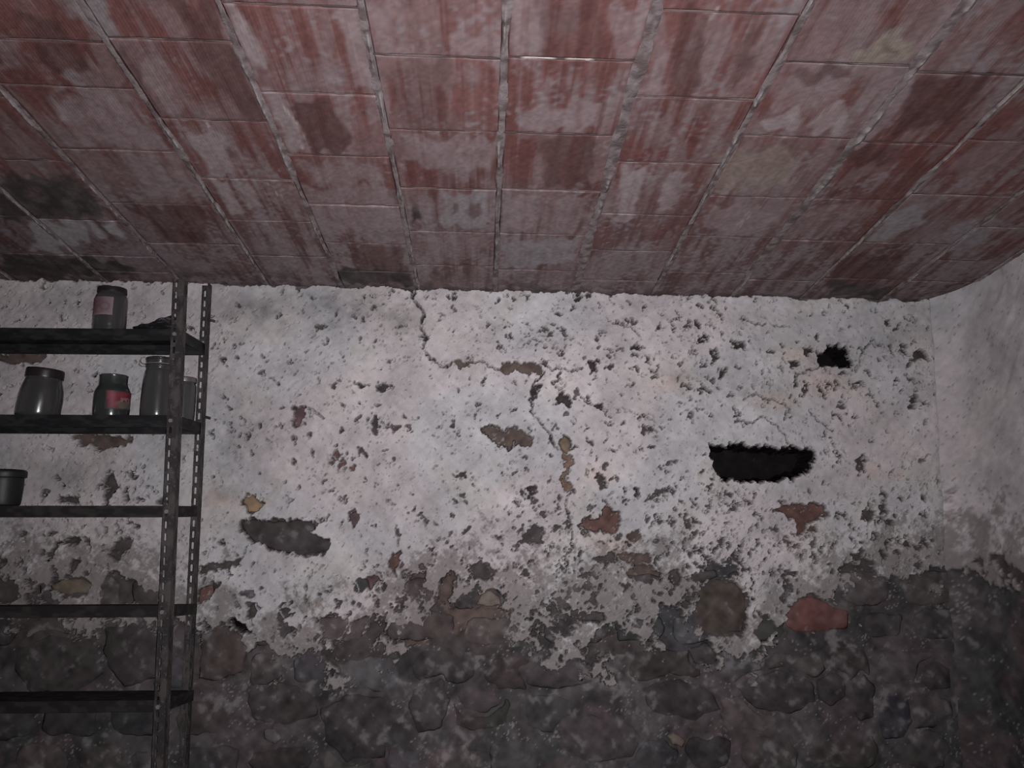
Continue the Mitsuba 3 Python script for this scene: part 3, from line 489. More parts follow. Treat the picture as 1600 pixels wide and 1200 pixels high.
def bare_color(X, Z, tone=None, stone=None):
    """Bare rubble: dark grimy mortar and stone, with worn remains of limewash."""
    a, b = fb(X, Z, .09, 3, 60), fb(X, Z, .022, 3, 64)
    c = lerp((.049, .045, .0445), (.088, .080, .0785), ss(.34, .66, a))
    c = lerp(c, (.060, .062, .058), ss(.5, .68, fb(X, Z, .16, 2, 68)) * .8)
    c = lerp(c, (.092, .070, .072), ss(.52, .68, fb(X, Z, .13, 2, 71)) * .7)
    names, pal = list(TONES), np.array(list(TONES.values()))
    if tone is not None:
        t = tone >= 0
        c = np.where(t[..., None], pal[np.maximum(tone, 0)], c)
    if stone is not None:
        c = lerp(c, TONES[stone], np.full(X.shape, .72 if stone != "rubble" else .35))
    c = c * (0.55 + 0.9 * b)[..., None]
    lime = np.clip(bumps(X, Z, LIMEWASH), 0, 1.4) * .62 + 1.1 * (fb(X, Z, .13, 3, 74) - .50) + .06
    if tone is not None:
        lime = np.where(tone >= 0, -.4, lime)
    if stone in ("ochre", "ochre_dark", "oval", "red_brick", "brown_round", "tan", "yellow", "grey_chip", "umber_stone"):
        lime = lime * .3
    f = fb(X, Z, .022, 4, 78)
    c = lerp(c, (.125, .112, .113), np.clip(lime * 1.2, 0, 1) * ss(.30, .65, f) * .75)
    c = lerp(c, (.21, .195, .196), ss(.68, .92, f + lime * .40) * .62)
    if stone is None:
        fleck = nz(X, Z, .005, 83) + .5 * (fb(X, Z, .06, 2, 84) - .5)
        c = lerp(c, (.30, .285, .285), ss(.97, 1.06, fleck) * .6 * (1 if tone is None else tone != 0))
    return np.clip(c, .01, .8)


def plaster_color(X, Z, o, rng):
    a, b, g = fb(X, Z, .30, 2, 90), fb(X, Z, .075, 3, 93), fb(X, Z, .016, 3, 97)
    c = lerp((.455, .418, .420), (.428, .420, .420), ss(.40, .60, a))
    c = lerp(c, (.47, .432, .405), ss(.55, .72, fb(X, Z, .12, 2, 101)) * .5)
    c = lerp(c, (.50, .39, .32), np.clip(bumps(X, Z, CREAM_PLASTER), 0, 1) * .45)
    v = 1 + .44 * (b - .5) + .26 * (g - .5) + .10 * (rng.random(X.shape) - .5)
    v = v * (1 - np.clip(bumps(X, Z, PLASTER_STAINS), -.3, .8) * (.45 + 1.1 * (fb(X, Z, .03, 3, 104) - .25)))
    # crust of dirt over the damp foot of the plaster, in clotted patches
    foot = np.interp(X, FOOT[:, 0], FOOT[:, 1])
    d = ss(.50, .74, .60 * fb(X, Z, .050, 4, 107) + .22 * nz(X, Z, .011, 111) + .18 * nz(X, Z, .0045, 116) + .50 * np.clip((foot + .20 - Z) / .30, -.5, .8) + .15 * np.clip(bumps(X, Z, DIRTY_PLASTER), 0, 1.2))
    c = lerp(c * v[..., None], (.150, .126, .114), d * .70)
    spot = ss(.86, .92, .6 * nz(X, Z, .008, 112) + .4 * nz(X, Z, .0045, 113) + .10 * (fb(X, Z, .1, 2, 114) - .3))
    c = lerp(c, (.15, .125, .115), spot * .7)
    rim = ss(-.005, -.001, o) * ss(.4, .6, nz(X, Z, .02, 115))
    c = lerp(c, (.52, .485, .47), rim * .34)
    return np.clip(lerp(c, (.058, .049, .046), ss(-.0007, .0003, o)), .02, .8)


def grid_faces(n, m, keep):
    i, j = np.meshgrid(np.arange(n - 1), np.arange(m - 1), indexing="ij")
    a = i * m + j
    q = np.stack([a, a + m, a + m + 1, a + 1], -1)[keep]
    return np.vstack([q[:, [0, 1, 2]], q[:, [0, 2, 3]]])


def compact(v, f, c):
    u, inv = np.unique(f, return_inverse=True)
    return v[u], inv.reshape(f.shape), c[u]


def axis(a, b, step, a_far, b_far, far=.06):
    return np.unique(np.concatenate([np.arange(a_far, a, far), np.arange(a, b, step), np.arange(b, b_far + far * .5, far)]).round(5))


def ceiling_z(x, y):
    return 2.09605 - 0.012877 * (x + .22024) - 0.123051 * (y - 2.49)


def any4(a):
    return a[:-1, :-1] | a[1:, :-1] | a[:-1, 1:] | a[1:, 1:]


put("wall_back", bx(LX - .12, RX + .15, 2.66, 2.80, 0, 2.6), "plain_wall_mat", "old cellar wall with peeling pale plaster over dark rubble stone", kind="structure")
TOP = 2.135
# masonry bed (shows in the hollows and along the bare foot of the wall)
xs, zs = axis(-1.86, 1.70, .0042, LX, 1.78), axis(.50, TOP, .0042, 0.0, TOP + .01)
X, Z, o, tone, depth = openness(xs, zs)
rough = .010 * (fb(X, Z, .06, 2, 120) - .5)
Y = 2.503 + depth * (1 + .12 * (fb(X, Z, .05, 2, 126) - .5)) + rough
keep = any4(o > -.03) | (zs[None, :-1] < .5)
v = np.stack([X, Y, Z], -1).reshape(-1, 3)
v, f, c = compact(v, grid_faces(len(xs), len(zs), keep), bare_color(X, Z, tone).reshape(-1, 3))
put("wall_back__masonry", (v, f), "masonry_mat", "dark bare rubble and mortar where the plaster has fallen", smooth=True, color=c)
# coat of plaster, about 12 mm
rng = np.random.default_rng(5)
xs, zs = axis(-1.86, 1.70, .0029, LX, 1.78), axis(.80, TOP, .0029, .80, TOP + .01)
X, Z, o, tone, depth = openness(xs, zs)
swell = .014 * (fb(X, Z, .20, 2, 130) - .5) + .006 * (fb(X, Z, .045, 3, 133) - .5) + .0022 * (nz(X, Z, .011, 137) - .5)
edge = ss(.0006, -.0022, o)
Y = 2.5 + .008 - .020 * edge - swell * edge - .003 * ss(-.05, -.004, o) * edge
# ragged top: the coat curls out and crumbles against the tiles
top = ceiling_z(X, 2.49) - Z
Y = Y - .010 * ss(.030, .004, top) * (nz(X, Z, .05, 140) - .35)
keep = any4((o < .0016) & (top > -.004 + .016 * (nz(X, Z, .03, 141) - .62)))
v = np.stack([X, Y, Z], -1).reshape(-1, 3)
v, f, c = compact(v, grid_faces(len(xs), len(zs), keep), plaster_color(X, Z, o, rng).reshape(-1, 3))
put("wall_back__plaster", (v, f), "plaster_mat", "pale grey flaking plaster, cracked and pitted", smooth=True, color=c)


# single stones
def stone_mesh(poly, y_face, lift, seed, tone, tint=(1, 1, 1)):
    """One rubble face: a rough pillow on a triangulated lattice, with a skirt running back into the mortar."""
    line = shapely.LinearRing(poly.exterior.coords)
    n = max(24, int(line.length / .009))
    ring = np.array([line.interpolate(q, normalized=True).coords[0] for q in np.arange(n) / n])
    nrm = ring - ring.mean(0)
    nrm /= np.maximum(np.linalg.norm(nrm, axis=1, keepdims=True), 1e-6)
    ring = ring + nrm * .016 * (fb(ring[:, 0], ring[:, 1], .028, 3, 150 + seed % 7) - .55)[:, None]
    p = Polygon(ring).buffer(0)
    p = max(p.geoms, key=lambda g: g.area) if p.geom_type == "MultiPolygon" else p
    line = shapely.LinearRing(p.exterior.coords)
    ring = np.array([line.interpolate(q, normalized=True).coords[0] for q in np.arange(n) / n])
    b = p.bounds
    gx, gz = np.meshgrid(np.arange(b[0], b[2], .0052), np.arange(b[1], b[3], .0052), indexing="ij")
    pts = np.stack([gx.ravel(), gz.ravel()], 1)
    pts = pts[shapely.contains_xy(p.buffer(-.0035), pts[:, 0], pts[:, 1])]
    flat = np.vstack([ring, pts])
    tri = Delaunay(flat).simplices
    mid = flat[tri].mean(1)
    tri = tri[shapely.contains_xy(p, mid[:, 0], mid[:, 1])]
    e1, e2 = flat[tri[:, 1]] - flat[tri[:, 0]], flat[tri[:, 2]] - flat[tri[:, 0]]
    turn = e1[:, 0] * e2[:, 1] - e1[:, 1] * e2[:, 0]
    tri[turn > 0] = tri[turn > 0][:, ::-1]
    tri = tri[:, ::-1]
    x, z = flat[:, 0], flat[:, 1]
    depth = shapely.distance(shapely.points(flat), line)
    y = y_face + .006 * np.exp(-depth / .004) - lift * ss(0, .035, depth) - .007 * (fb(x, z, .06, 2, 160 + seed % 5) - .5)
    v = np.vstack([np.stack([x, y, z], 1), np.stack([ring[:, 0], np.full(n, y_face + .03), ring[:, 1]], 1)])
    k, j = np.arange(n), (np.arange(n) + 1) % n
    back = len(flat)
    skirt = np.vstack([np.stack([k, j, back + j], 1), np.stack([k, back + j, back + k], 1)])
    if not shapely.is_ccw(line):
        skirt = skirt[:, ::-1]
    c = bare_color(v[:, 0], v[:, 2], stone=tone) * np.array(tint)
    return (v, np.vstack([tri, skirt[:, ::-1]])), np.clip(c, .008, .8)


STONE_WORDS = {"ochre": "ochre stone face", "red_brick": "reddish brick", "brown_round": "round brown stone", "tan": "tan stone chip", "yellow": "yellowish stone", "blue_stone": "dark bluish stone",
               "oval": "small oval dark red stone", "umber_stone": "dark brown stone", "ochre_dark": "small orange brown stone", "purple_stone": "dull purplish stone"}
taken = []
for s, (k, pts) in enumerate(FACED_STONES):
    p = Polygon(pts).buffer(0)
    taken.append(p.buffer(.007))
    shallow = k in ("tan", "grey_chip", "yellow")
    small = k in ("ochre", "ochre_dark", "oval")
    mesh, c = stone_mesh(p, 2.497 if small or shallow else 2.5, .004 if small or shallow else .009, s, k)
    put("wall_back__stone", mesh, "masonry_mat", STONE_WORDS.get(k), smooth=True, color=c)
busy = shapely.union_all(taken + [Polygon(p).buffer(.03) for k, d, p in EXPOSED if d > .03])
srng = np.random.default_rng(11)
z0 = .43
while z0 < 1.04:
    h = srng.uniform(.095, .15)
    x0 = -1.9 + srng.uniform(0, .2)
    while x0 < 1.66:
        w = srng.uniform(.13, .27)
        zz = z0 + srng.uniform(-.012, .012)
        hh, ww = h * srng.uniform(.80, .95), w - srng.uniform(.014, .03)
        ang = np.arange(14) / 14 * 2 * np.pi
        ex = np.sign(np.cos(ang)) * np.abs(np.cos(ang))**.55 * ww / 2 * srng.uniform(.86, 1.05, 14)
        ez = np.sign(np.sin(ang)) * np.abs(np.sin(ang))**.55 * hh / 2 * srng.uniform(.82, 1.05, 14)
        p = Polygon(np.stack([x0 + w / 2 + ex, zz + hh / 2 + ez], 1)).buffer(0)
        full = p.area
        p = p.difference(busy)
        if p.geom_type == "MultiPolygon":
            p = max(p.geoms, key=lambda g: g.area)
        p = p.buffer(-.004).buffer(.004)
        if p.geom_type == "Polygon" and p.area > .55 * full and x0 + w < RX + .02:
            g = srng.uniform(.72, 1.35)
            warm = srng.uniform(-.08, .06)
            mesh, c = stone_mesh(p, 2.500, .006, int(x0 * 1000) % 97, "rubble", (g * (1 + warm), g, g * (1 - .8 * warm)))
            put("wall_back__stone", mesh, "masonry_mat", smooth=True, color=c)
        x0 += w
    z0 += h

# right-hand wall, meeting the back wall in a soft corner
us, zs = axis(.02, .95, .006, .02, 4.7, .08), axis(.5, 2.55, .006, 0.0, 2.75, .08)
U, Z = np.meshgrid(us, zs, indexing="ij")
o = (1.16 - Z) * .45 + (fb(U + 6, Z, .065, 4, 20) - .5) * .13 + (fb(U + 6, Z, .018, 3, 30) - .5) * .05
lean = .035 * (Z - 1.3)
Xr = RX + lean + .020 * (fb(U + 6, Z, .20, 2, 130) - .5) + .008 * (fb(U + 6, Z, .045, 3, 133) - .5) - .10 * np.exp(-U / .085) - .008 * ss(.001, -.004, o)
c = np.where((o > 0)[..., None], bare_color(U + 6, Z), plaster_color(U + 6, Z, o, rng))
v = np.stack([Xr, BY - U, Z], -1).reshape(-1, 3)
keep = any4(Z < ceiling_z(RX, BY - U) + .05)
v, f, c = compact(v, grid_faces(len(us), len(zs), keep), c.reshape(-1, 3))
put("wall_right", (v, f), "plaster_mat", "dim plastered side wall meeting the peeling wall at the right", kind="structure", smooth=True, color=c)

# ------------------------------------------------------------------ ceiling: hollow clay tiles in strips between mortar joints
slab = []
for y0, y1 in ((FY - .1, 2.66),):
    xx, yy = np.array([LX - .1, RX + .25]), np.array([y0, y1])
    lo = [(x, y, ceiling_z(x, y) + .030) for x in xx for y in yy]
    hi = [(x, y, z + .12) for x, y, z in lo]
    slab.append(trimesh.Trimesh(np.array(lo + hi)).convex_hull if False else trimesh.convex.convex_hull(np.array(lo + hi)))
put("ceiling", slab[0], "plain_wall_mat", "sloping ceiling of red clay tiles smeared with pale mortar", kind="structure")
SM_TONE = {"pale": (.300, .245, .245), "mauve": (.255, .198, .200), "grey": (.250, .225, .228), "beige": (.262, .220, .182), "lime": (.40, .35, .33), "lime_wash": (.345, .315, .315)}


def tile_color(t, s, r):
    """Clay with drawn streaks along the strip and smears of mortar."""
    streak = .6 * nz(t, s, .016, 200, .22) + .4 * nz(t, s, .005, 201, .12)
    m = fb(t, s, .11, 3, 203, .16)
    base = lerp((.140, .062, .056), (.182, .090, .083), np.full(t.shape, r[0]))
    base = lerp(base, (.135, .108, .108), .55 * ss(.9, .2, s + .5 * (fb(t, s, .09, 3, 252) - .5)))
    c = base * (.80 + .40 * streak)[..., None]
    haze = ss(.42, .64, .6 * m + .4 * streak + .2 * (r[1] - .5) + .05 * ss(.75, .15, s)) * (.40 + .40 * r[1])
    c = lerp(c, (.205, .152, .153), haze * .8)
    c = lerp(c, (.232, .186, .190), ss(.56, .74, .7 * fb(t, s, .20, 3, 240) + .3 * streak) * .55)
    band = .55 * nz(t, s, .034, 242, .17) + .25 * nz(t, s, .012, 243, .08) + .20 * streak
    c = lerp(c, (.240, .188, .186), ss(.56, .64, band + .10 * (r[3] - .5) + .05 * ss(.75, .2, s)) * .42)
    dust = .45 * fb(t, s, .10, 4, 246) + .30 * nz(t, s, .010, 250) + .25 * streak
    c = lerp(c, (.250, .216, .222), ss(.47, .66, dust + .13 * ss(.95, .15, s) - .085 + .06 * (r[0] - .5)) * .62)
    wt, wsq = t + .022 * (nz(t, s, .03, 206, .05) - .5) + .008 * (nz(t, s, .008, 207, .02) - .5), s + .045 * (nz(t, s, .02, 208, .06) - .5)
    for k, name, pts in SMEARS:
        p = np.asarray(pts)
        if p[:, 0].min() > t.max() + .05 or p[:, 0].max() < t.min() - .05 or p[:, 1].min() > s.max() + .05 or p[:, 1].max() < s.min() - .05:
            continue
        d = -seg_dist(wt, wsq, p, True)
        a = ss(-.008, .009, d) if name != "lime" else ss(-.004, .004, d)
        grain = .55 + .9 * (.5 * nz(t, s, .012, 210, .03) + .5 * streak)
        if k > 0:
            a = a * k * (1.0 if name != "lime" else .8 * ss(.45, .62, nz(t, s, .0055, 211, .05))) * np.clip(grain, 0, 1.25)
            c = lerp(c, SM_TONE[name], np.clip(a, 0, 1))
        else:
            tgt = (.102, .055, .051) if k >= -1 else (.066, .059, .055)
            c = lerp(c, np.array(tgt) * (.78 + .44 * streak)[..., None], np.clip(a * min(1, -k) * (.85 if k >= -1 else .55 + .5 * nz(t, s, .03, 254)), 0, 1))
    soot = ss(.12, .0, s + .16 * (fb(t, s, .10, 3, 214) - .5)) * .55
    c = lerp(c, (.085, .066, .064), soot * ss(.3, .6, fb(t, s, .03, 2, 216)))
    c = c * (.78 + .30 * nz(t, s, .0065, 218) + .14 * nz(t, s, .02, 219))[..., None]
    return np.clip(c, .015, .8)


trng = np.random.default_rng(21)
S_END = 2.02
rows = []
for i in range(len(STRIP_JOINTS) - 1):
    if i < 2:
        cuts = [.10 + .09 * i + .24 * k for k in range(9)]
    else:
        cuts = list(CROSS_JOINTS[i - 2])
    while cuts[-1] < S_END - .1:
        cuts.append(cuts[-1] + .24)
    rows.append((STRIP_JOINTS[i], STRIP_JOINTS[i + 1], [-.02 if cuts[0] > .05 else -.03] + cuts))
for i, (ta, tb, cuts) in enumerate(rows):
    ga, gb = trng.uniform(.004, .006), trng.uniform(.004, .006)
    for s0, s1 in zip(cuts[:-1], cuts[1:]):
        a, b = ta + ga, tb - gb
        c0, c1 = s0 + .0010, s1 - .0010
        r = trng.random(4)
        nt, ns = max(4, int((b - a) / .0050)), max(4, int((c1 - c0) / .0062))
        tt = np.concatenate([[a, a + .0025], np.linspace(a + .006, b - .006, nt), [b - .0025, b]])
        st = np.concatenate([[c0, c0 + .002], np.linspace(c0 + .005, c1 - .005, ns), [c1 - .002, c1]])
        t, s = np.meshgrid(tt, st, indexing="ij")
        rise = np.zeros(t.shape)
        for m_, hgt in ((0, .026), (1, .0004)):
            rise[m_, :] = np.maximum(rise[m_, :], hgt); rise[-1 - m_, :] = np.maximum(rise[-1 - m_, :], hgt)
            rise[:, m_] = np.maximum(rise[:, m_], hgt); rise[:, -1 - m_] = np.maximum(rise[:, -1 - m_], hgt)
        tilt = (r[2] - .5) * .003 * (t - a) / (b - a) + (r[3] - .5) * .0025 * (s - c0) / (c1 - c0) + .0015 * (trng.random() - .5)
        y = 2.49 - s
        z = ceiling_z(t, y) + rise + tilt + .0012 * (fb(t, s, .05, 2, 220) - .5)
        v = np.stack([t, y, z], -1).reshape(-1, 3)
        f = grid_faces(len(tt), len(st), np.ones((len(tt) - 1, len(st) - 1), bool))
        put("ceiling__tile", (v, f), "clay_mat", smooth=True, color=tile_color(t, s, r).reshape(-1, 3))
        # thin mortar squeezed out of the joint at the end of the tile
        n = 22
        tj = np.linspace(a, b, n)
        w = .0026 + .0022 * np.clip(nz(tj, np.full(n, s1), .05, 222) - .25, 0, 1)
        prof = np.array([[-1, .0008], [-.5, .0002], [.5, .0002], [1, .0008]])
        y = 2.49 - (s1 + prof[None, :, 0] * w[:, None])
        x = np.repeat(tj[:, None], 4, 1)
        z = ceiling_z(x, y) + prof[None, :, 1] + .0016 * ss(.45, .7, nz(tj, np.full(n, s1), .03, 223))[:, None]
        col = lerp((.098, .072, .069), (.18, .14, .135), ss(.50, .70, nz(x, np.full(x.shape, s1), .07, 224) + .22 * (trng.random() - .45)))
        if (a < .17 < b and abs(s1 - 1.128) < .02):
            lime = ((x > .072) & (x < .131)) | ((x > .165) & (x < .21))
            col = np.where(lime[..., None], (.52, .50, .46), col)
        put("ceiling__cross_joint", (np.stack([x, y, z], -1).reshape(-1, 3), grid_faces(n, 4, np.ones((n - 1, 3), bool))), "mortar_mat", smooth=True, color=col.reshape(-1, 3))
for i, tj in enumerate(STRIP_JOINTS):
    n = 300
    s = np.linspace(-.03, S_END + .2, n)
    k = 9
    q = np.linspace(-1, 1, k)
    wide = .0078 + .0055 * (i in (8, 10)) + .007 * (nz(s, np.full(n, tj), .06, 230) - .5)
    mid = tj + .005 * (nz(s, np.full(n, tj), .12, 231) - .5)
    x = mid[:, None] + q[None] * wide[:, None]
    y = np.repeat((2.49 - s)[:, None], k, 1)
    bead = .0055 * ss(.35, .75, nz(s, np.full(n, tj), .07, 233))[:, None] * np.exp(-((q[None] + .35 * (1 if i % 2 else -1)) / .32)**2)
    z = ceiling_z(x, y) + .0014 * (np.abs(q[None])**3) - .0016 - bead - .0042 * (fb(x, y, .012, 2, 235) - .5)
    g = fb(x, y, .02, 3, 237)
    col = lerp((.130, .102, .099), (.225, .188, .186), ss(.28, .58, g))
    col = lerp(col, (.34, .31, .30), np.clip(bead / .0045, 0, 1) * ss(.40, .60, nz(x, y, .009, 239)))
    put("ceiling__mortar_joint", (np.stack([x, y, z], -1).reshape(-1, 3), grid_faces(n, k, np.ones((n - 1, k - 1), bool))), "mortar_mat", smooth=True, color=col.reshape(-1, 3))

# ------------------------------------------------------------------ slotted-angle shelf rack
RACK = "shelf_rack"
tag(RACK, "dark slotted angle steel rack with five shelves against the peeling wall", "shelf rack")
FYR, RYR, LEGW = 2.20, 2.42, .031
front_x = lambda z: -.8715 - .0300 * (z - 1.345)
rear_x = lambda z: -.8752 - .0190 * (z - 1.345)


def slotted(width, z0, z1, free_low):
    """Flange in (u, z), u from 0 to width; slots near its free edge."""
    g = sbox(0, z0, width, z1)
    uc = width * (.33 if free_low else .67)
    holes = []
    z = z0 + .03
    while z < z1 - .02:
        holes.append(shapely.LineString([(uc, z), (uc, z + .014)]).buffer(.0036, quad_segs=3))
        z += .0335
    return trimesh.creation.extrude_polygon(g.difference(shapely.union_all(holes)), .002, engine="earcut")


def post(xf, y, z1, rear, mirror):
    """L-section upright; the corner points away from the rack."""
    sgn = -1 if mirror else 1
    f1 = slotted(LEGW, 0, z1, True)                 # flange across the front or the back
    v = f1.vertices.copy()
    f1.vertices = np.stack([sgn * (v[:, 0] - LEGW), y + (v[:, 2] if not rear else -v[:, 2]), v[:, 1]], 1)
    f2 = slotted(LEGW, 0, z1, False)                # flange along the side
    v = f2.vertices.copy()
    f2.vertices = np.stack([-sgn * v[:, 2], y + (v[:, 0] if not rear else -v[:, 0]), v[:, 1]], 1)
    m = cat([f1, f2])
    m.vertices[:, 0] += xf(m.vertices[:, 2])
    m.fix_normals()
    return m


WIDE = 1.0
put(RACK + "__post", post(front_x, FYR, 2.028, False, False), "steel_mat")
put(RACK + "__post", post(rear_x, RYR, 2.075, True, False), "steel_mat")
put(RACK + "__post", post(lambda z: front_x(z) - WIDE, FYR, 2.028, False, True), "steel_mat")
put(RACK + "__post", post(lambda z: rear_x(z) - WIDE, RYR, 2.075, True, True), "steel_mat")
SHELVES = [(1.876, 0.0, .034, "shelf_mat"), (1.621, 0.0, .034, "shelf_mat"), (1.363, 0.0, .032, "rusty_shelf_mat"), (1.089, -.020, .030, "rusty_shelf_mat"), (.841, -.022, .030, "rusty_shelf_mat")]
for z, drop, lip, mat in SHELVES:
    xa, xb = front_x(z) - WIDE + .004, front_x(z) - .004
    y0, y1 = FYR + .0025, RYR - .0025
    m = cat([bx(xa, xb, y0, y1, z - .0015, z), bx(xa, xb, y0, y0 + .0015, z - lip, z), bx(xa, xb, y1 - .0015, y1, z - lip, z),
             bx(xa, xa + .0015, y0, y1, z - lip, z), bx(xb - .0015, xb, y0, y1, z - lip, z),
             bx(xa, xb, y0, y0 + .009, z - lip, z - lip + .0015), bx(xa, xb, y1 - .009, y1, z - lip, z - lip + .0015)])
    m.vertices[:, 2] += drop * (m.vertices[:, 1] - y0) / (y1 - y0)
    put(RACK + "__shelf", m, mat)
    for xf, y, sgn, dz in ((front_x, FYR, -1, 0), (rear_x, RYR, -1, drop)):
        zb = z - .016 + dz
        b = trimesh.creation.cylinder(.0062, .006, sections=6)
        b.apply_transform(trimesh.transformations.rotation_matrix(math.pi / 2, [1, 0, 0]))
        b.apply_translation([xf(zb) - LEGW * .62, y - .003 if y == FYR else y - .005, zb])
        put(RACK + "__bolt", b, "bolt_mat")
for zb in (1.955, 1.64):                              # two long bolts sticking out of the rear upright
    b = trimesh.creation.cylinder(.0042, .022, sections=10)
    b.apply_transform(trimesh.transformations.rotation_matrix(math.pi / 2 + .25, [0, 1, 0]))
    b.apply_translation([rear_x(zb) + .008, RYR - .012, zb])
    put(RACK + "__bolt", b, "steel_mat", "long bolt sticking out")

# ------------------------------------------------------------------ jars


def lathe(profile, n=48):
    return trimesh.creation.revolve(np.array(profile), sections=n)


def spline(pts, n=5):
    """Round off a profile a little."""
    p = np.array(pts, float)
    for _ in range(2):
        q = [p[0]]
        for a, b in zip(p[:-1], p[1:]):
            q += [a * .78 + b * .22, a * .22 + b * .78]
        q.append(p[-1])
        p = np.array(q)
    return p


def glass_body(outer, wall=.003, floor_t=.006):
    """Closed glass wall: outer profile (r, z) from the base centre up to the lip, then back down inside."""
    o = spline(outer)
    inner = []
    for r, z in o[::-1]:
        if z > floor_t + .004 and r > wall + .004:
            inner.append((r - wall, z))
    prof = list(map(tuple, o)) + [(o[-1][0] - wall * .5, o[-1][1] + .0012)] + inner + [(inner[-1][0] * .8, floor_t), (0, floor_t)]
    m = lathe(prof)
    m.fix_normals()
    return m


def stand(m, x, y, z, tilt=0):
    if tilt:                                          # blown a little crooked: the base stays flat on the shelf
        h = m.vertices[:, 2].copy()
        m.vertices[:, 2] -= tilt * m.vertices[:, 0] * ss(.01, .13, h)
        m.vertices[:, 0] += tilt * h * ss(0, .06, h)
    m.apply_translation([x, y, z])
    return m


def label_patch(r, z0, z1, a0, a1, x, y, zb, paint):
    """Paper on the jar; angles from the side that faces the camera, positive to the right."""
    d = np.array([x, y]) / np.hypot(x, y)
    rt = np.array([d[1], -d[0]])
    A, H = np.meshgrid(np.radians(np.linspace(a0, a1, 36)), np.linspace(z0, z1, 26), indexing="ij")
    px = x + r * (-d[0] * np.cos(A) + rt[0] * np.sin(A))
    py = y + r * (-d[1] * np.cos(A) + rt[1] * np.sin(A))
    u, w = (A - A.min()) / np.ptp(A), (H - z0) / (z1 - z0)
    return (np.stack([px, py, zb + H], -1).reshape(-1, 3), grid_faces(36, 26, np.ones((35, 25), bool))), paint(u, w).reshape(-1, 3)


S1, S2, S3 = 1.8762, 1.6212, 1.3632
JARS = "glass jars on the rack"


def jar(x, y, zb, outer, mat, label, tilt=0):
    key = numbered("glass_jar")
    tag(key, label, "jar", JARS)
    put(key + "__body", stand(glass_body(outer), x, y, zb, tilt), mat, smooth=40)
    return key


# top shelf: jar with a washed-out pink label
k = jar(-1.147, 2.30, S1, [(0, 0), (.040, 0), (.0465, .004), (.0465, .112), (.0440, .123), (.0390, .130), (.0385, .138), (.0395, .146)], "clear_glass_mat",
        "clear glass jar with a faded pink paper label, alone on the top shelf")
put(k + "__lid", stand(lathe(spline([(0, .1495), (.037, .1500), (.0412, .1485), (.0418, .1340), (.0408, .1335)]), 48), -1.147, 2.30, S1), "dark_lid_mat", "dark screw lid with a bright rim", smooth=40)
put(k + "__rim", stand(trimesh.creation.torus(.0400, .0013, 48, 8), -1.147, 2.30, S1 + .1488), "metal_lid_mat", smooth=True)


def pink(u, w):
    n = fb(u * .05, w * .05, .012, 3, 300)
    c = lerp((.135, .075, .083), (.165, .124, .132), ss(.3, .7, u + .5 * (n - .5)))
    c = lerp(c, (.11, .035, .042), ss(.36, .12, u + .35 * (n - .5)) * ss(.25, .7, w + .3 * (n - .5)) * .9)
    ring = np.exp(-((np.hypot((u - .70) * 1.2, (w - .47)) - .20) / .05)**2)
    c = lerp(c, (.11, .07, .075), ring * .75)
    return lerp(c, (.20, .152, .16), ((u > .93) | (w < .09)) * .8)


mesh, col = label_patch(.0472, .056, .112, -88, 6, -1.147, 2.30, S1, pink)
put(k + "__paper_label", mesh, "label_mat", "faded pink label", smooth=True, color=col)

# second shelf: squat jar leaning a little, green jar with a red label, clip-top jar, small lidded jar
k = jar(-1.334, 2.30, S2, [(0, 0), (.050, 0), (.0590, .006), (.0600, .045), (.0570, .085), (.0500, .110), (.0480, .118), (.0480, .142), (.0490, .146)], "clear_glass_mat",
        "squat bulging glass jar with a dark lid, leftmost on the second shelf", tilt=.075)
put(k + "__lid", stand(lathe(spline([(0, .149), (.046, .1495), (.0508, .148), (.0512, .1225), (.0500, .122)]), 48), -1.334, 2.30, S2, .075), "dark_lid_mat", "dark lid", smooth=40)
k = jar(-1.119, 2.30, S2, [(0, 0), (.044, 0), (.0500, .005), (.0500, .070), (.0480, .084), (.0410, .098), (.0385, .104), (.0385, .127), (.0395, .131)], "green_glass_mat",
        "dark greenish glass jar with a red label, open at the top, on the second shelf")


def red(u, w):
    n = fb(u * .05, w * .04, .010, 3, 310)
    c = lerp((.13, .020, .030), (.175, .034, .045), ss(.3, .7, n))
    c = lerp(c, (.22, .12, .125), ss(.40, .46, u + .25 * (n - .5)) * ss(.66, .58, w + .2 * (n - .5)) * ss(.30, .42, w))
    c = lerp(c, (.105, .09, .072), ss(.34, .46, u + .3 * (n - .5)) * ss(.46, .36, w + .25 * (n - .5)))
    letters = (np.sin(u * 46) > .2) & (np.abs(w - .50 - .03 * np.sin(u * 9)) < .06) & (u > .50)
    c = np.where(letters[..., None], (.12, .02, .03), c)
    return lerp(c, (.035, .032, .032), ss(.10, .02, np.minimum.reduce([u, w, 1.0 - w]) + .10 * (n - .5)))


mesh, col = label_patch(.0507, .024, .080, -22, 82, -1.119, 2.30, S2, red)
put(k + "__paper_label", mesh, "label_mat", "torn red label", smooth=True, color=col)
CX, CY = -.978, 2.285
k = jar(CX, CY, S2, [(0, 0), (.040, 0), (.0455, .005), (.0455, .060), (.0440, .105), (.0400, .140), (.0375, .146), (.0375, .152), (.0400, .154), (.0400, .158), (.0375, .160), (.0375, .168), (.0395, .171), (.0395, .176)], "clear_glass_mat",
        "tall clip-top preserving jar with a wire bail, behind the front upright on the second shelf")
put(k + "__lid", stand(lathe(spline([(0, .186), (.030, .1855), (.0405, .182), (.0410, .1775), (.0395, .177)]), 48), CX, CY, S2), "green_glass_mat", "glass lid", smooth=40)


def wire(path, r=.0014):
    return trimesh.creation.sweep_polygon(shapely.Point(0, 0).buffer(r, quad_segs=3), np.array(path))


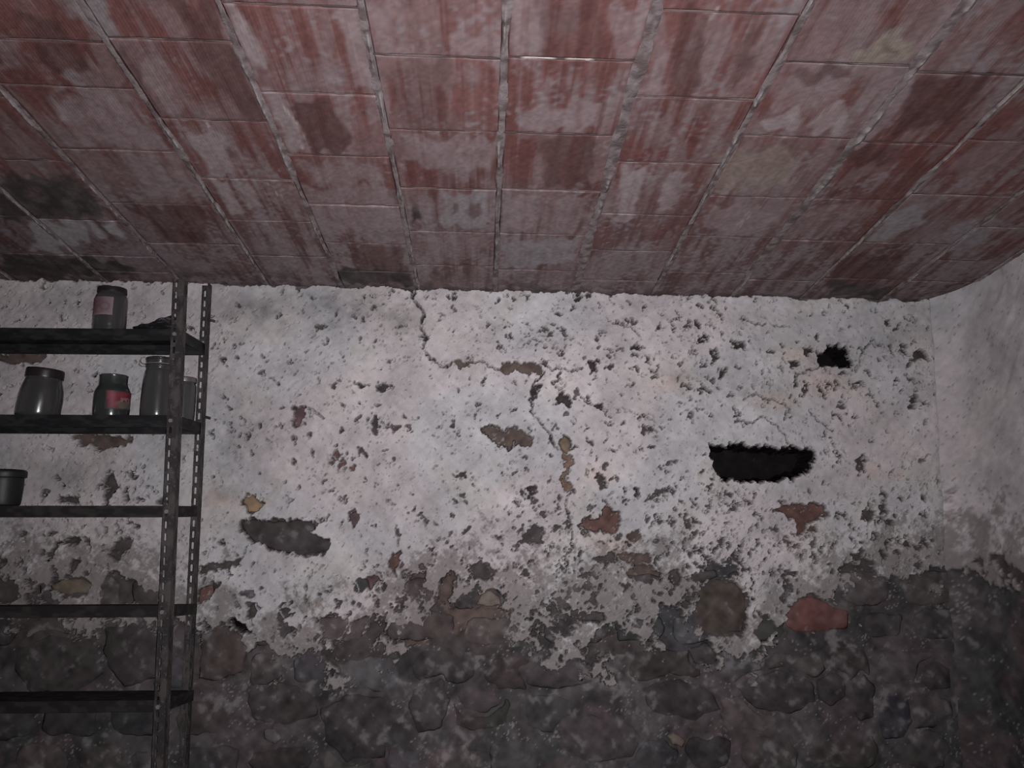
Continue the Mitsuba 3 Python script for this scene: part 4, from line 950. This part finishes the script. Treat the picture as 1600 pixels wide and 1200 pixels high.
a = np.linspace(0, 2 * np.pi, 40)
ringw = trimesh.creation.torus(.0402, .0014, 48, 8)
put(k + "__wire_bail", cat([stand(ringw, CX, CY, S2 + .163),
                            wire([(CX - .039, CY - .010, S2 + .163), (CX - .049, CY - .014, S2 + .166), (CX - .054, CY - .014, S2 + .174), (CX - .051, CY - .012, S2 + .183), (CX - .041, CY - .010, S2 + .186)]),
                            wire([(CX - .054, CY - .014, S2 + .174), (CX - .056, CY - .015, S2 + .162), (CX - .048, CY - .013, S2 + .156), (CX - .041, CY - .010, S2 + .158)])]), "bolt_mat", "wire clip", smooth=40)
CX, CY = -.938, 2.37
k = jar(CX, CY, S2, [(0, 0), (.034, 0), (.0390, .004), (.0390, .108), (.0370, .116), (.0350, .120), (.0350, .132)], "grey_glass_mat",
        "dark glass jar with a metal lid, between the two uprights on the second shelf")
put(k + "__lid", stand(lathe(spline([(0, .1385), (.035, .1390), (.0382, .1375), (.0386, .1235), (.0375, .123)]), 48), CX, CY, S2), "metal_lid_mat", "dull metal screw lid", smooth=40)

# third shelf: dark pot cut by the left edge of the picture
CX, CY = -1.412, 2.30
key = numbered("preserving_pot")
tag(key, "black pot with a wide lid at the left edge of the third shelf", "pot")
put(key + "__body", stand(lathe(spline([(0, 0), (.044, 0), (.0490, .004), (.0520, .050), (.0520, .082), (.0480, .084), (0, .084)]), 48), CX, CY, S3), "pot_mat", smooth=40)
put(key + "__lid", stand(lathe(spline([(0, .080), (.0570, .081), (.0585, .086), (.0585, .100), (.0520, .106), (0, .108)]), 48), CX, CY, S3), "pot_mat", smooth=40)


# ------------------------------------------------------------------ crumpled black cloth on the top shelf
m = trimesh.creation.icosphere(subdivisions=5, radius=1.0)
v = m.vertices
e = fb(v[:, 0] * .5 + 3, v[:, 1] * .5 + v[:, 2], .22, 4, 250) - .5
v = v * (1 + .7 * e)[:, None]
prof = .45 + .55 * ss(-.9, .75, v[:, 0])
x, y, z = v[:, 0] * .066, v[:, 1] * .046, np.maximum(v[:, 2], -.2) * .043 * prof
m.vertices = np.stack([x, y, z], 1)
m.apply_translation([-.972, 2.262, S1 - m.vertices[:, 2].min()])
put("crumpled_cloth", m, "rag_mat", "crumpled black cloth heaped at the right end of the top shelf", "cloth", smooth=True)
